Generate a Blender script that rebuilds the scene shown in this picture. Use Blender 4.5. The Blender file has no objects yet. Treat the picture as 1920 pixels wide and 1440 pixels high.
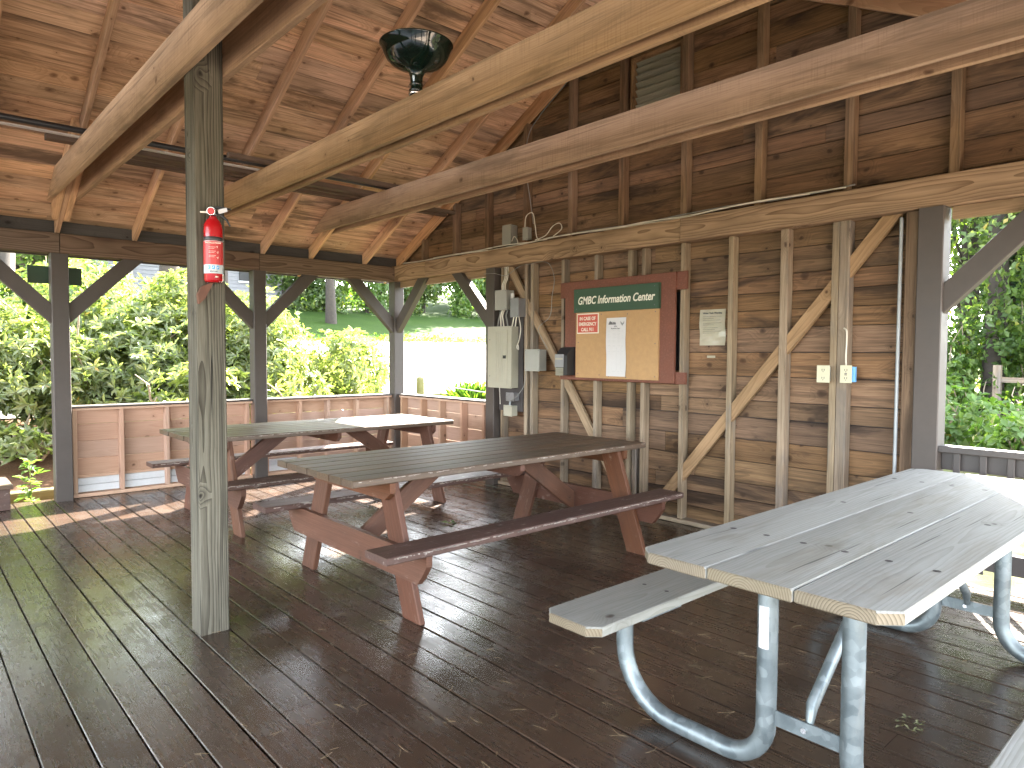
import bpy, math, random
import numpy as np
from mathutils import Vector, Matrix
random.seed(7); rng = np.random.default_rng(7)
S = bpy.context.scene; COL = S.collection
V = Vector
SUNS, SKYS = 100., 3.4
# ------------------------------------------------------------------ materials
def newmat(name):
    m = bpy.data.materials.new(name); m.use_nodes = True
    nt = m.node_tree; nt.nodes.clear()
    return m, nt
class NT:
    def __init__(s, nt): s.nt = nt
    def n(s, t, **k):
        o = s.nt.nodes.new(t)
        for a, b in k.items(): setattr(o, a, b)
        return o
    def l(s, a, b): s.nt.links.new(a, b)
    def put(s, sock, v):
        if v is None: return
        if hasattr(v, 'is_output') or isinstance(v, bpy.types.NodeSocket): s.l(v, sock)
        else: sock.default_value = v
    def math(s, op, a, b=None, c=None, clamp=False):
        o = s.n('ShaderNodeMath', operation=op, use_clamp=clamp)
        for i, v in enumerate((a, b, c)): s.put(o.inputs[i], v)
        return o.outputs[0]
    def vmul(s, a, v):
        o = s.n('ShaderNodeVectorMath', operation='MULTIPLY'); s.put(o.inputs[0], a); s.put(o.inputs[1], v); return o.outputs[0]
    def noise(s, vec, scale, detail=2, rough=.5, dist=0):
        o = s.n('ShaderNodeTexNoise'); s.put(o.inputs['Vector'], vec); o.inputs['Scale'].default_value = scale
        o.inputs['Detail'].default_value = detail; o.inputs['Roughness'].default_value = rough; o.inputs['Distortion'].default_value = dist
        return o.outputs[0]
    def mix(s, f, a, b, mode='MIX'):
        o = s.n('ShaderNodeMix', data_type='RGBA', blend_type=mode, clamp_factor=True)
        s.put(o.inputs[0], f); s.put(o.inputs[6], a); s.put(o.inputs[7], b); return o.outputs[2]
    def mr(s, v, a, b, c=0., d=1., smooth=False):
        o = s.n('ShaderNodeMapRange'); o.interpolation_type = 'SMOOTHSTEP' if smooth else 'LINEAR'
        s.put(o.inputs[0], v)
        for i, x in enumerate((a, b, c, d)): o.inputs[i+1].default_value = x
        return o.outputs[0]
def c4(c): return (c[0], c[1], c[2], 1)

def wood(name, light, dark, knot=.5, ring=.5, fibre=.4, freq=75, rough=.75, stain=None, stain_amt=0., tint=.25, bump=.25, coat=0, spec=.3,
         blotch=.3, wear=None, wear_amt=0., cracks=0., dist=7., kscale=3.4, ksize=.085, streak=0., saw=0.):
    """solid wood: annual rings in the piece's own coordinates, fibres, knots, stains; 'wc' = piece coordinates, 'rnd' = one number per piece"""
    m, nt = newmat(name); N = NT(nt)
    at = N.n('ShaderNodeAttribute', attribute_name='wc'); P = at.outputs['Vector']
    rd = N.n('ShaderNodeAttribute', attribute_name='rnd').outputs['Fac']
    sp = N.n('ShaderNodeSeparateXYZ'); N.l(P, sp.inputs[0]); x, y, z = sp.outputs
    # knots
    kc = N.n('ShaderNodeCombineXYZ'); N.l(N.math('MULTIPLY', x, .8), kc.inputs[0]); N.l(N.math('ADD', y, z), kc.inputs[1]); N.l(N.math('MULTIPLY', rd, 40.), kc.inputs[2])
    vo = N.n('ShaderNodeTexVoronoi', voronoi_dimensions='2D'); 
    kv = N.vmul(P, (.8, 1, 1)); 
    kcv = N.n('ShaderNodeVectorMath', operation='ADD'); N.l(kc.outputs[0], kcv.inputs[0]); 
    nz = N.n('ShaderNodeTexNoise'); N.l(P, nz.inputs['Vector']); nz.inputs['Scale'].default_value = 14; nz.inputs['Detail'].default_value = 1
    sc = N.vmul(nz.outputs[1], (.03, .03, .03)); N.l(sc, kcv.inputs[1])
    N.l(kcv.outputs[0], vo.inputs['Vector']); vo.inputs['Scale'].default_value = kscale
    kd = vo.outputs['Distance']
    ks = N.n('ShaderNodeSeparateColor'); N.l(vo.outputs['Color'], ks.inputs[0])
    on = N.math('GREATER_THAN', ks.outputs[0], 1 - knot)
    size = N.mr(ks.outputs[1], 0, 1, .025, ksize)
    kn = N.math('MULTIPLY', N.math('SUBTRACT', 1., N.math('DIVIDE', kd, size), clamp=True), on)      # 1 in the heart of the knot
    kn = N.math('POWER', kn, .5)
    halo = N.math('MULTIPLY', N.math('SUBTRACT', 1., N.math('DIVIDE', kd, N.math('MULTIPLY', size, 4.5)), clamp=True), on)
    # rings
    D = N.noise(N.vmul(P, (.8, 3.5, 3.5)), 1.3, 2, .5)
    r = N.math('SQRT', N.math('ADD', N.math('MULTIPLY', y, y), N.math('MULTIPLY', z, z)))
    ph = N.math('ADD', N.math('MULTIPLY', r, float(freq)), N.math('MULTIPLY', D, dist))
    ph = N.math('ADD', ph, N.math('MULTIPLY', halo, 3.5))
    rg = N.math('FRACT', ph)
    rg = N.math('POWER', rg, 2.2)
    rg = N.mr(rg, 0, .9, 0, 1)
    f1 = N.noise(N.vmul(P, (3, 70, 70)), 1., 3, .6)
    f2 = N.noise(N.vmul(P, (14, 420, 420)), 1., 2, .6)
    fb = N.math('ADD', N.math('MULTIPLY', N.mr(f1, .3, .7), .65), N.math('MULTIPLY', N.mr(f2, .3, .7), .35))
    f = N.math('ADD', N.math('MULTIPLY', rg, ring), N.math('MULTIPLY', fb, fibre), clamp=True)
    colr = N.mix(f, c4(light), c4(dark))
    # halo staining round the knots
    colr = N.mix(N.math('MULTIPLY', halo, .45), colr, c4([a*.75 for a in dark]))
    colr = N.mix(N.math('MULTIPLY', kn, .95), colr, c4([dark[0]*.28, dark[1]*.22, dark[2]*.2]))
    bl = N.noise(N.vmul(P, (1.1, 4, 4)), 1.2, 3, .6)
    colr = N.mix(N.mr(bl, .35, .7, 0, blotch), colr, c4([a*.42 for a in dark]))
    if stain:
        st = N.noise(N.vmul(P, (.9, 5, 5)), .9, 5, .65, .6)
        colr = N.mix(N.mr(st, .5, .68, 0, stain_amt, True), colr, c4(stain))
    if streak:
        s1 = N.noise(N.vmul(P, (.8, 26, 26)), 1., 4, .6, .3); s2 = N.noise(N.vmul(P, (2.2, 60, 60)), 1., 3, .6)
        sm = N.math('ADD', N.mr(s1, .5, .66, 0, 1, True), N.math('MULTIPLY', N.mr(s2, .55, .7, 0, 1), .5), clamp=True)
        colr = N.mix(N.math('MULTIPLY', sm, streak), colr, c4([a*.38 for a in dark]))
    if saw:
        w0 = N.noise(N.vmul(P, (75, 3, 3)), 1., 2, .5, .4); w3 = N.noise(N.vmul(P, (2, 6, 6)), 1., 2)
        colr = N.mix(N.math('MULTIPLY', N.math('MULTIPLY', N.mr(w0, .5, .62), N.mr(w3, .4, .6)), saw, clamp=True), colr, c4([a*.5 for a in dark]))
    if cracks:
        ck = N.noise(N.vmul(P, (1.1, 55, 55)), 1., 2, .5)
        ckm = N.mr(ck, .66, .71, 0, cracks, True)
        colr = N.mix(ckm, colr, c4([a*.12 for a in dark]))
    if wear:
        w1 = N.noise(N.vmul(P, (9, 22, 22)), 1., 6, .75)
        w2 = N.noise(P, 3.1, 2)
        ww = N.math('MULTIPLY', N.mr(w1, .58, .66), N.mr(w2, .35, .65), clamp=True)
        colr = N.mix(N.math('MULTIPLY', ww, wear_amt), colr, c4(wear))
    h = N.n('ShaderNodeHueSaturation'); N.l(colr, h.inputs['Color'])
    N.l(N.mr(rd, 0, 1, 1-tint, 1+tint), h.inputs['Value'])
    N.l(N.math('ADD', N.mr(N.math('FRACT', N.math('MULTIPLY', rd, 7.3)), 0, 1, -.005, .006), .5), h.inputs['Hue'])
    N.l(N.mr(N.math('FRACT', N.math('MULTIPLY', rd, 3.7)), 0, 1, .85, 1.08), h.inputs['Saturation'])
    b = N.n('ShaderNodeBsdfPrincipled'); N.l(h.outputs[0], b.inputs['Base Color'])
    N.l(N.mr(fb, 0, 1, rough-.07, rough+.1), b.inputs['Roughness'])
    b.inputs['Specular IOR Level'].default_value = spec
    if coat: b.inputs['Coat Weight'].default_value = coat; b.inputs['Coat Roughness'].default_value = .25
    if bump:
        hb = N.math('ADD', N.math('MULTIPLY', f, -1.), N.math('MULTIPLY', kn, -1.))
        bp = N.n('ShaderNodeBump'); bp.inputs['Strength'].default_value = bump; bp.inputs['Distance'].default_value = .003
        N.l(hb, bp.inputs['Height']); N.l(bp.outputs[0], b.inputs['Normal'])
    o = N.n('ShaderNodeOutputMaterial'); N.l(b.outputs[0], o.inputs[0])
    return m

def plain(name, col, rough=.5, metal=0., var=.12, scale=6., bump=.05, spec=.4, dirt=None, dirt_amt=0.):
    m, nt = newmat(name); N = NT(nt)
    tc = N.n('ShaderNodeTexCoord').outputs['Object']
    n1 = N.noise(tc, scale, 4, .6); n2 = N.noise(tc, scale*9, 3, .6)
    c = N.mix(N.mr(n1, .3, .7), c4([a*(1-var) for a in col]), c4([min(1, a*(1+var)) for a in col]))
    if dirt: c = N.mix(N.mr(n2, .5, .72, 0, dirt_amt), c, c4(dirt))
    b = N.n('ShaderNodeBsdfPrincipled'); N.l(c, b.inputs['Base Color']); b.inputs['Metallic'].default_value = metal
    N.l(N.mr(n1, .3, .7, rough-.06, rough+.08), b.inputs['Roughness']); b.inputs['Specular IOR Level'].default_value = spec
    if bump:
        bp = N.n('ShaderNodeBump'); bp.inputs['Strength'].default_value = bump; bp.inputs['Distance'].default_value = .003
        N.l(n2, bp.inputs['Height']); N.l(bp.outputs[0], b.inputs['Normal'])
    o = N.n('ShaderNodeOutputMaterial'); N.l(b.outputs[0], o.inputs[0])
    return m

def leafmat(name, c1, c2, c3, trans=.5, rough=.4):
    m, nt = newmat(name); N = NT(nt)
    rd = N.n('ShaderNodeAttribute', attribute_name='rnd').outputs['Fac']
    r = N.n('ShaderNodeValToRGB'); N.l(rd, r.inputs[0]); e = r.color_ramp.elements
    e[0].color = c4(c1); e[1].color = c4(c3); k = e.new(.55); k.color = c4(c2); k = e.new(.93); k.color = c4(c3)
    k = e.new(.975); k.color = c4((c3[0]*1.5, c3[1]*.95, c3[2]*.7))
    b = N.n('ShaderNodeBsdfPrincipled'); N.l(r.outputs[0], b.inputs['Base Color']); b.inputs['Roughness'].default_value = rough
    b.inputs['Specular IOR Level'].default_value = .5
    t = N.n('ShaderNodeBsdfTranslucent'); g = N.mix(1., r.outputs[0], (1.5, 1.6, .55, 1), 'MULTIPLY'); N.l(g, t.inputs[0])
    mx = N.n('ShaderNodeMixShader'); mx.inputs[0].default_value = trans; N.l(b.outputs[0], mx.inputs[1]); N.l(t.outputs[0], mx.inputs[2])
    o = N.n('ShaderNodeOutputMaterial'); N.l(mx.outputs[0], o.inputs[0])
    return m

M = {}
M['roof'] = wood('roof_pine', (.84,.585,.41), (.46,.285,.17), knot=.62, ring=.4, fibre=.6, rough=.7, stain=(.10,.07,.05), stain_amt=.85, tint=.2, bump=.2, blotch=.45, kscale=4.3, ksize=.14, cracks=.35, streak=.6)
M['rafter'] = wood('rafter_pine', (.64,.40,.24), (.42,.24,.13), knot=.3, ring=.4, fibre=.4, stain=(.12,.07,.045), stain_amt=.5, tint=.13, blotch=.3, streak=.4)
M['tie'] = wood('tie_fir', (.44,.30,.19), (.28,.18,.105), knot=.2, ring=.35, fibre=.5, stain=(.11,.075,.04), stain_amt=.55, tint=.08, blotch=.4, cracks=.3, streak=.4, saw=.22)
M['plate'] = wood('plate_fir', (.38,.25,.15), (.17,.10,.052), knot=.15, ring=.85, fibre=.25, freq=46, tint=.08, blotch=.3, stain=(.1,.06,.035), stain_amt=.3, streak=.3)
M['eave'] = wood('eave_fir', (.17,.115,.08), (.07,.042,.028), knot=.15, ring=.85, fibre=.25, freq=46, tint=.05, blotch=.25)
M['siding'] = wood('wall_pine', (.265,.155,.08), (.105,.058,.029), knot=.65, ring=.35, fibre=.6, stain=(.03,.018,.012), stain_amt=.9, tint=.22, blotch=.5, kscale=4.3, ksize=.14, cracks=.35, streak=.55)
M['stud'] = wood('stud_spruce', (.34,.265,.185), (.16,.115,.078), knot=.35, ring=.3, fibre=.5, stain=(.13,.12,.115), stain_amt=.6, tint=.14, blotch=.4, cracks=.4, streak=.45)
M['gstud'] = wood('gable_stud', (.27,.17,.093), (.125,.072,.038), knot=.3, ring=.35, fibre=.5, stain=(.06,.035,.02), stain_amt=.6, tint=.12, blotch=.4, cracks=.3, streak=.5)
M['brace'] = wood('brace_fir', (.32,.21,.12), (.19,.115,.06), knot=.3, ring=.5, fibre=.35, tint=.08, blotch=.3, streak=.35)
M['block'] = wood('blocking_grey', (.085,.08,.08), (.045,.042,.045), knot=.2, ring=.3, fibre=.5, tint=.2)
M['low'] = wood('low_wall_pine', (.48,.31,.22), (.33,.19,.125), knot=.55, ring=.25, fibre=.4, tint=.1, blotch=.15, bump=.15)
M['post'] = wood('weathered_post', (.15,.138,.105), (.034,.028,.019), knot=.5, dist=4.5, ring=.65, fibre=.5, freq=115, rough=.85, tint=.03, bump=.8, blotch=.25, cracks=.9, streak=.5)
M['paint'] = plain('brown_grey_paint', (.056,.046,.041), .55, var=.15, scale=4, bump=.12, dirt=(.05,.04,.035), dirt_amt=.4)
M['railpaint'] = plain('dark_rail_paint', (.048,.042,.041), .5, var=.15, scale=5, bump=.1)
M['white'] = plain('white_board_paint', (.5,.51,.53), .6, var=.06, scale=5, dirt=(.4,.38,.35), dirt_amt=.25)
M['red'] = wood('red_stained_legs', (.115,.043,.022), (.056,.024,.014), knot=.3, ring=.3, fibre=.45, rough=.6, tint=.12, wear=(.34,.28,.24), wear_amt=.3, blotch=.35, spec=.35)
M['top'] = wood('worn_brown_tabletop', (.105,.066,.038), (.052,.031,.019), knot=.15, ring=.3, fibre=.5, rough=.5, tint=.12, wear=(.3,.26,.2), wear_amt=.25, blotch=.35, spec=.45)
M['bench'] = wood('worn_brown_bench', (.085,.044,.033), (.045,.022,.017), knot=.15, ring=.3, fibre=.5, rough=.55, tint=.08, wear=(.62,.58,.54), wear_amt=.55, blotch=.3, spec=.4)
M['grey'] = wood('weathered_grey_plank', (.285,.288,.27), (.175,.172,.15), knot=.2, ring=.45, fibre=.35, freq=85, rough=.8, tint=.05, bump=.45, blotch=.14, stain=(.15,.125,.09), stain_amt=.4, cracks=.6, streak=.1)
M['endgrain'] = wood('end_grain', (.20,.165,.115), (.085,.065,.04), knot=0, ring=1., fibre=.1, freq=110, dist=1.2, tint=.05, bump=.3, blotch=.2)
M['stick'] = wood('stored_lumber', (.12,.08,.055), (.06,.04,.027), knot=.2, ring=.3, fibre=.5, tint=.12)
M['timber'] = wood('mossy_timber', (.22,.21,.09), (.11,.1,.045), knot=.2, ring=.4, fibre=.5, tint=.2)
M['vent'] = wood('grey_vent_slats', (.26,.25,.19), (.15,.14,.1), knot=.1, ring=.2, fibre=.6, tint=.12)
M['boxred'] = plain('board_red_brown', (.125,.043,.026), .6, var=.12, scale=7, bump=.1, dirt=(.24,.11,.08), dirt_amt=.35)
M['green'] = plain('sign_green', (.028,.062,.037), .5, var=.06, bump=.03)
M['cork'] = plain('particle_board', (.36,.22,.105), .8, var=.08, scale=25, bump=.1, dirt=(.3,.18,.085), dirt_amt=.35)
M['cream'] = plain('cream_lettering', (.65,.63,.54), .6, var=.03, bump=0)
M['signred'] = plain('sign_red', (.42,.075,.05), .5, var=.05, bump=0)
M['ink'] = plain('ink', (.09,.09,.1), .6, var=.1, bump=0)
M['faint'] = plain('faint_ink', (.42,.42,.44), .6, var=.1, bump=0)
M['paper'] = plain('paper', (.5,.49,.5), .7, var=.03, bump=0)
M['laminate'] = plain('laminated_paper', (.36,.33,.26), .12, var=.1, bump=0, spec=.6)
M['panel'] = plain('electrical_beige', (.30,.29,.235), .45, var=.05, bump=.02, dirt=(.3,.29,.24), dirt_amt=.25)
M['gbox'] = plain('grey_box', (.26,.26,.24), .45, var=.05, bump=.02)
M['gbox2'] = plain('dull_steel_box', (.22,.22,.235), .4, metal=.4, var=.1, bump=.02)
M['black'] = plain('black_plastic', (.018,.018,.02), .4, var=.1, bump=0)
M['backer'] = plain('dark_backer_board', (.04,.034,.034), .7, var=.15)
M['plateplastic'] = plain('almond_plastic', (.48,.46,.33), .4, var=.03, bump=0)
M['blue'] = plain('blue_plastic_box', (.12,.33,.62), .5, var=.05, bump=0)
M['cable'] = plain('white_cable', (.55,.52,.45), .5, var=.08, bump=0)
M['cabledark'] = plain('grey_cable', (.2,.2,.19), .5, var=.08, bump=0)
M['conduit'] = plain('grey_conduit', (.32,.34,.36), .5, metal=.3, var=.1, bump=0)
M['exred'] = plain('extinguisher_red', (.33,.006,.009), .22, var=.04, bump=0, spec=.6)
M['exlabel'] = plain('label_red', (.42,.03,.03), .4, var=.03, bump=0)
M['exwhite'] = plain('label_silver', (.42,.47,.5), .4, var=.03, bump=0)
M['exblue'] = plain('label_blue', (.05,.3,.62), .4, var=.03, bump=0)
M['chrome'] = plain('bright_metal', (.7,.7,.7), .25, metal=1, var=.05, bump=0)
M['enamel'] = plain('dark_green_enamel', (.004,.014,.010), .07, var=.2, bump=0, spec=.7)
M['brown'] = plain('rusty_bracket', (.12,.05,.03), .7, var=.3)
M['house'] = plain('grey_clapboard', (.2,.2,.22), .8, var=.06)
M['bark'] = plain('bark', (.038,.031,.025), .9, var=.35, scale=9, bump=.8)
M['twig'] = plain('twig_bark', (.26,.21,.15), .85, var=.25, scale=20, bump=.3)
M['rope'] = plain('grey_rope', (.2,.19,.17), .8)

def galv():
    m, nt = newmat('galvanised_steel'); N = NT(nt)
    tc = N.n('ShaderNodeTexCoord').outputs['Object']
    v = N.n('ShaderNodeTexVoronoi'); N.l(tc, v.inputs['Vector']); v.inputs['Scale'].default_value = 32
    s = N.n('ShaderNodeSeparateColor'); N.l(v.outputs['Color'], s.inputs[0])
    n1 = N.noise(tc, 7, 5, .7); n2 = N.noise(N.vmul(tc, (1, 1, .3)), 26, 3, .6)
    f = N.math('ADD', N.math('MULTIPLY', N.mr(s.outputs[0], .3, .9), .55), N.mr(n1, .35, .7, 0, .6), clamp=True)
    c = N.mix(f, (.10,.122,.13,1), (.20,.23,.24,1)); c = N.mix(N.mr(n2, .55, .75, 0, .45), c, (.2,.22,.22,1))
    b = N.n('ShaderNodeBsdfPrincipled'); N.l(c, b.inputs['Base Color']); b.inputs['Metallic'].default_value = .55
    N.l(N.mr(f, 0, 1, .33, .55), b.inputs['Roughness'])
    o = N.n('ShaderNodeOutputMaterial'); N.l(b.outputs[0], o.inputs[0]); return m
M['galv'] = galv()
M['chip'] = plain('bare_chipped_wood', (.34,.30,.27), .8, var=.3, scale=30, bump=0)

def floormat():
    m, nt = newmat('painted_deck_boards'); N = NT(nt)
    P = N.n('ShaderNodeAttribute', attribute_name='wc').outputs['Vector']
    rd = N.n('ShaderNodeAttribute', attribute_name='rnd').outputs['Fac']
    W = N.n('ShaderNodeTexCoord').outputs['Object']
    sp = N.n('ShaderNodeSeparateXYZ'); N.l(P, sp.inputs[0]); x, y, z = sp.outputs
    r = N.math('SQRT', N.math('ADD', N.math('MULTIPLY', y, y), N.math('MULTIPLY', z, z)))
    D = N.noise(N.vmul(P, (.9, 3, 3)), 1.3, 2)
    rg = N.math('POWER', N.math('FRACT', N.math('ADD', N.math('MULTIPLY', r, 80.), N.math('MULTIPLY', D, 8.))), 2.)
    f1 = N.noise(N.vmul(P, (4, 90, 90)), 1., 4, .6)
    big = N.noise(W, .9, 4, .6); mid = N.noise(W, 5, 5, .7); fine = N.noise(W, 60, 5, .75)
    c = N.mix(N.mr(f1, .3, .7), (.060,.036,.025,1), (.030,.019,.014,1))
    c = N.mix(N.mr(big, .35, .65, 0, .6), c, (.034,.025,.016,1))
    c = N.mix(N.math('MULTIPLY', rg, .22), c, (.03,.02,.016,1))
    # worn pale scuffs and dust
    sw = N.math('MULTIPLY', N.mr(fine, .58, .68), N.mr(mid, .52, .68), clamp=True)
    c = N.mix(N.math('MULTIPLY', sw, .22), c, (.3,.26,.21,1))
    h = N.n('ShaderNodeHueSaturation'); N.l(c, h.inputs['Color']); N.l(N.mr(rd, 0, 1, .8, 1.2), h.inputs['Value'])
    b = N.n('ShaderNodeBsdfPrincipled'); N.l(h.outputs[0], b.inputs['Base Color'])
    ro = N.math('ADD', N.mr(mid, .3, .7, .17, .32), N.mr(f1, .3, .7, -.03, .06)); ro = N.math('ADD', ro, N.math('MULTIPLY', sw, .12))
    N.l(ro, b.inputs['Roughness']); b.inputs['Specular IOR Level'].default_value = 1.0
    hb = N.math('ADD', N.math('MULTIPLY', rg, -.15), N.math('MULTIPLY', f1, .5))
    bp = N.n('ShaderNodeBump'); bp.inputs['Strength'].default_value = .08; bp.inputs['Distance'].default_value = .003
    N.l(hb, bp.inputs['Height']); N.l(bp.outputs[0], b.inputs['Normal'])
    o = N.n('ShaderNodeOutputMaterial'); N.l(b.outputs[0], o.inputs[0]); return m
M['floor'] = floormat()

def groundmat(name, cols, scales, bump=.5):
    m, nt = newmat(name); N = NT(nt)
    tc = N.n('ShaderNodeTexCoord').outputs['Object']
    n1 = N.noise(tc, scales[0], 5, .65); n2 = N.noise(tc, scales[1], 4, .7)
    c = N.mix(N.mr(n1, .38, .62), c4(cols[0]), c4(cols[1])); c = N.mix(N.mr(n2, .45, .7), c, c4(cols[2]))
    b = N.n('ShaderNodeBsdfPrincipled'); N.l(c, b.inputs['Base Color']); b.inputs['Roughness'].default_value = .95; b.inputs['Specular IOR Level'].default_value = .1
    bp = N.n('ShaderNodeBump'); bp.inputs['Strength'].default_value = bump; bp.inputs['Distance'].default_value = .03
    N.l(n2, bp.inputs['Height']); N.l(bp.outputs[0], b.inputs['Normal'])
    o = N.n('ShaderNodeOutputMaterial'); N.l(b.outputs[0], o.inputs[0]); return m
M['grass'] = groundmat('lawn_grass', ((.02,.044,.006),(.03,.058,.008),(.013,.03,.004)), (.5, 30))
M['moss'] = groundmat('mossy_ground', ((.075,.095,.03),(.10,.085,.045),(.045,.042,.024)), (.9, 22))
M['mulch'] = groundmat('pine_straw', ((.085,.045,.024),(.05,.028,.017),(.12,.075,.04)), (3, 50))
M['bounce_ground'] = groundmat('bounce_gravel', ((.42,.34,.27),(.48,.40,.32),(.26,.21,.17)), (2, 40))  # pale gravel for the added ground that bounces sun upward
M['drip'] = groundmat('grey_drip_gravel', ((.10,.095,.09),(.16,.15,.14),(.05,.045,.04)), (6, 60))
M['gravel'] = groundmat('pale_gravel', ((.5,.47,.43),(.58,.55,.5),(.3,.28,.25)), (2, 40))
M['rhodo'] = leafmat('rhododendron_leaf', (.10,.135,.06), (.18,.22,.095), (.30,.31,.18), .52, .28)
M['leafA'] = leafmat('broadleaf', (.035,.065,.018), (.07,.115,.035), (.14,.17,.06), .5, .45)
M['leafB'] = leafmat('woodland_leaf', (.038,.072,.02), (.08,.13,.035), (.17,.21,.065), .52, .45)
M['needle'] = leafmat('conifer_needles', (.012,.035,.012), (.02,.05,.02), (.04,.09,.02), .3, .6)
M['fern'] = leafmat('undergrowth_leaf', (.05,.10,.022), (.09,.16,.04), (.17,.22,.07), .5, .5)
M['strawgrass'] = leafmat('tuft_grass', (.05,.11,.02), (.1,.2,.03), (.2,.28,.06), .45, .5)
M['lichen'] = leafmat('dull_lichen', (.12,.13,.07), (.16,.17,.09), (.2,.2,.11), .2, .8)
M['pineneedle'] = plain('dry_pine_needle', (.22,.16,.09), .6, var=.4, scale=3, bump=0)

# ------------------------------------------------------------------ builders
def ax(v): return V(v).normalized()
class MB:
    def __init__(s): s.v=[]; s.f=[]; s.wc=[]; s.r=[]; s.sm=[]
    def _add(s, vs, fs, wc, r, smooth=False):
        b = len(s.v); s.v += [tuple(p) for p in vs]; s.f += [tuple(b+i for i in f) for f in fs]
        s.wc += wc; s.r += [r]*len(vs); s.sm += [smooth]*len(fs)
    def beam(s, p0, p1, up, w, t, cut0=None, cut1=None, ch=.003, rnd=None, warp=0.):
        """a plank/beam from p0 to p1; w = size along up, t = the other; ends may be cut by planes (point, normal)"""
        p0=V(p0); p1=V(p1); d=(p1-p0); L=d.length; d.normalize(); up=V(up); up=(up-d*up.dot(d)).normalized(); sd=d.cross(up)
        a=w/2; b=t/2; c=min(ch, a*.45, b*.45)
        prof=[(-a+c,-b),(a-c,-b),(a,-b+c),(a,b-c),(a-c,b),(-a+c,b),(-a,b-c),(-a,-b+c)]
        r = random.random() if rnd is None else rnd
        ox=random.uniform(0,40); oa=random.uniform(-.05,.05); ob=random.choice((-1,1))*random.uniform(.01,.09)
        vs=[]; wc=[]
        nseg = 1 if not warp else 6
        wv = [(random.uniform(-1,1)*warp, random.uniform(-1,1)*warp*.6) for _ in range(nseg+1)]
        for k in range(nseg+1):
            for (u,q) in prof:
                base = p0+up*(u+ (wv[k][0] if warp else 0))+sd*(q+(wv[k][1] if warp else 0))
                tt = L*k/nseg
                pt = base + d*tt
                if k==0 and cut0: 
                    n=V(cut0[1]); tt=(V(cut0[0])-base).dot(n)/d.dot(n); pt=base+d*tt
                if k==nseg and cut1:
                    n=V(cut1[1]); tt=(V(cut1[0])-base).dot(n)/d.dot(n); pt=base+d*tt
                vs.append(pt); wc.append((tt+ox, u+oa, q+ob))
        fs=[]
        for k in range(nseg):
            for i in range(8):
                j=(i+1)%8; fs.append((k*8+i, k*8+j, (k+1)*8+j, (k+1)*8+i))
        fs.append(tuple(range(7,-1,-1))); fs.append(tuple(nseg*8+i for i in range(8)))
        s._add(vs, fs, wc, r); return s
    def box(s, lo, hi, ch=.003, rnd=None):
        lo=V(lo); hi=V(hi); d=hi-lo; c=(lo+hi)/2
        i=max(range(3), key=lambda k:d[k]); j,k=[q for q in range(3) if q!=i]
        if d[j]<d[k]: j,k=k,j
        e=V((0,0,0)); e[i]=d[i]/2; u=V((0,0,0)); u[j]=1
        return s.beam(c-e, c+e, u, d[j], d[k], ch=ch, rnd=rnd)
    def tube(s, pts, r, n=10, cap=True, rnd=None):
        pts=[V(p) for p in pts]; rr = r if isinstance(r,(list,tuple)) else [r]*len(pts)
        vs=[]; wc=[]; fs=[]; prev=None; acc=0
        for i,p in enumerate(pts):
            if i==0: d=pts[1]-p
            elif i==len(pts)-1: d=p-pts[i-1]
            else: d=(pts[i+1]-pts[i-1])
            d.normalize()
            if prev is None:
                u=V((0,0,1)) if abs(d.z)<.9 else V((1,0,0)); u=(u-d*u.dot(d)).normalized()
            else: u=(prev-d*prev.dot(d)).normalized()
            prev=u; w=d.cross(u)
            if i: acc+=(p-pts[i-1]).length
            for k in range(n):
                a=2*math.pi*k/n; q=u*math.cos(a)*rr[i]+w*math.sin(a)*rr[i]; vs.append(p+q); wc.append((acc, q.dot(u), q.dot(w)))
        for i in range(len(pts)-1):
            for k in range(n):
                j=(k+1)%n; fs.append((i*n+k,i*n+j,(i+1)*n+j,(i+1)*n+k))
        s._add(vs, fs, wc, random.random() if rnd is None else rnd, True)
        if cap:
            m=len(vs)
            s._add([vs[k] for k in range(n)], [tuple(range(n-1,-1,-1))], wc[:n], .5)
            s._add([vs[m-n+k] for k in range(n)], [tuple(range(n))], wc[m-n:], .5)
        return s
    def lathe(s, prof, c=(0,0,0), n=32):
        c=V(c); vs=[];fs=[]
        for (r,z) in prof:
            for k in range(n):
                a=2*math.pi*k/n; vs.append(c+V((r*math.cos(a), r*math.sin(a), z)))
        for i in range(len(prof)-1):
            for k in range(n):
                j=(k+1)%n; fs.append((i*n+k,i*n+j,(i+1)*n+j,(i+1)*n+k))
        s._add(vs, fs, [tuple(v-c) for v in vs], .5, True); return s
    def prism(s, poly, axis, a, b, rnd=None):
        """polygon in two of the axes, extruded along axis index from a to b; poly points given in the order of the other two axes"""
        o=[q for q in range(3) if q!=axis]; n=len(poly); vs=[];wc=[]
        ox=random.uniform(0,40); oa=random.uniform(-.05,.05); ob=random.uniform(.01,.09)
        big=max(range(2), key=lambda q:max(p[q] for p in poly)-min(p[q] for p in poly))
        for t in (a,b):
            for p in poly:
                v=[0,0,0]; v[axis]=t; v[o[0]]=p[0]; v[o[1]]=p[1]; vs.append(v); wc.append((p[big]+ox,p[1-big]%1+oa,t-a+ob))
        ar=sum(poly[i][0]*poly[(i+1)%n][1]-poly[(i+1)%n][0]*poly[i][1] for i in range(n))
        fs=[tuple(range(n)), tuple(range(2*n-1,n-1,-1))]+[(i,i+n,(i+1)%n+n,(i+1)%n) for i in range(n)]
        s._add(vs,fs,wc,random.random() if rnd is None else rnd); return s
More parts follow.
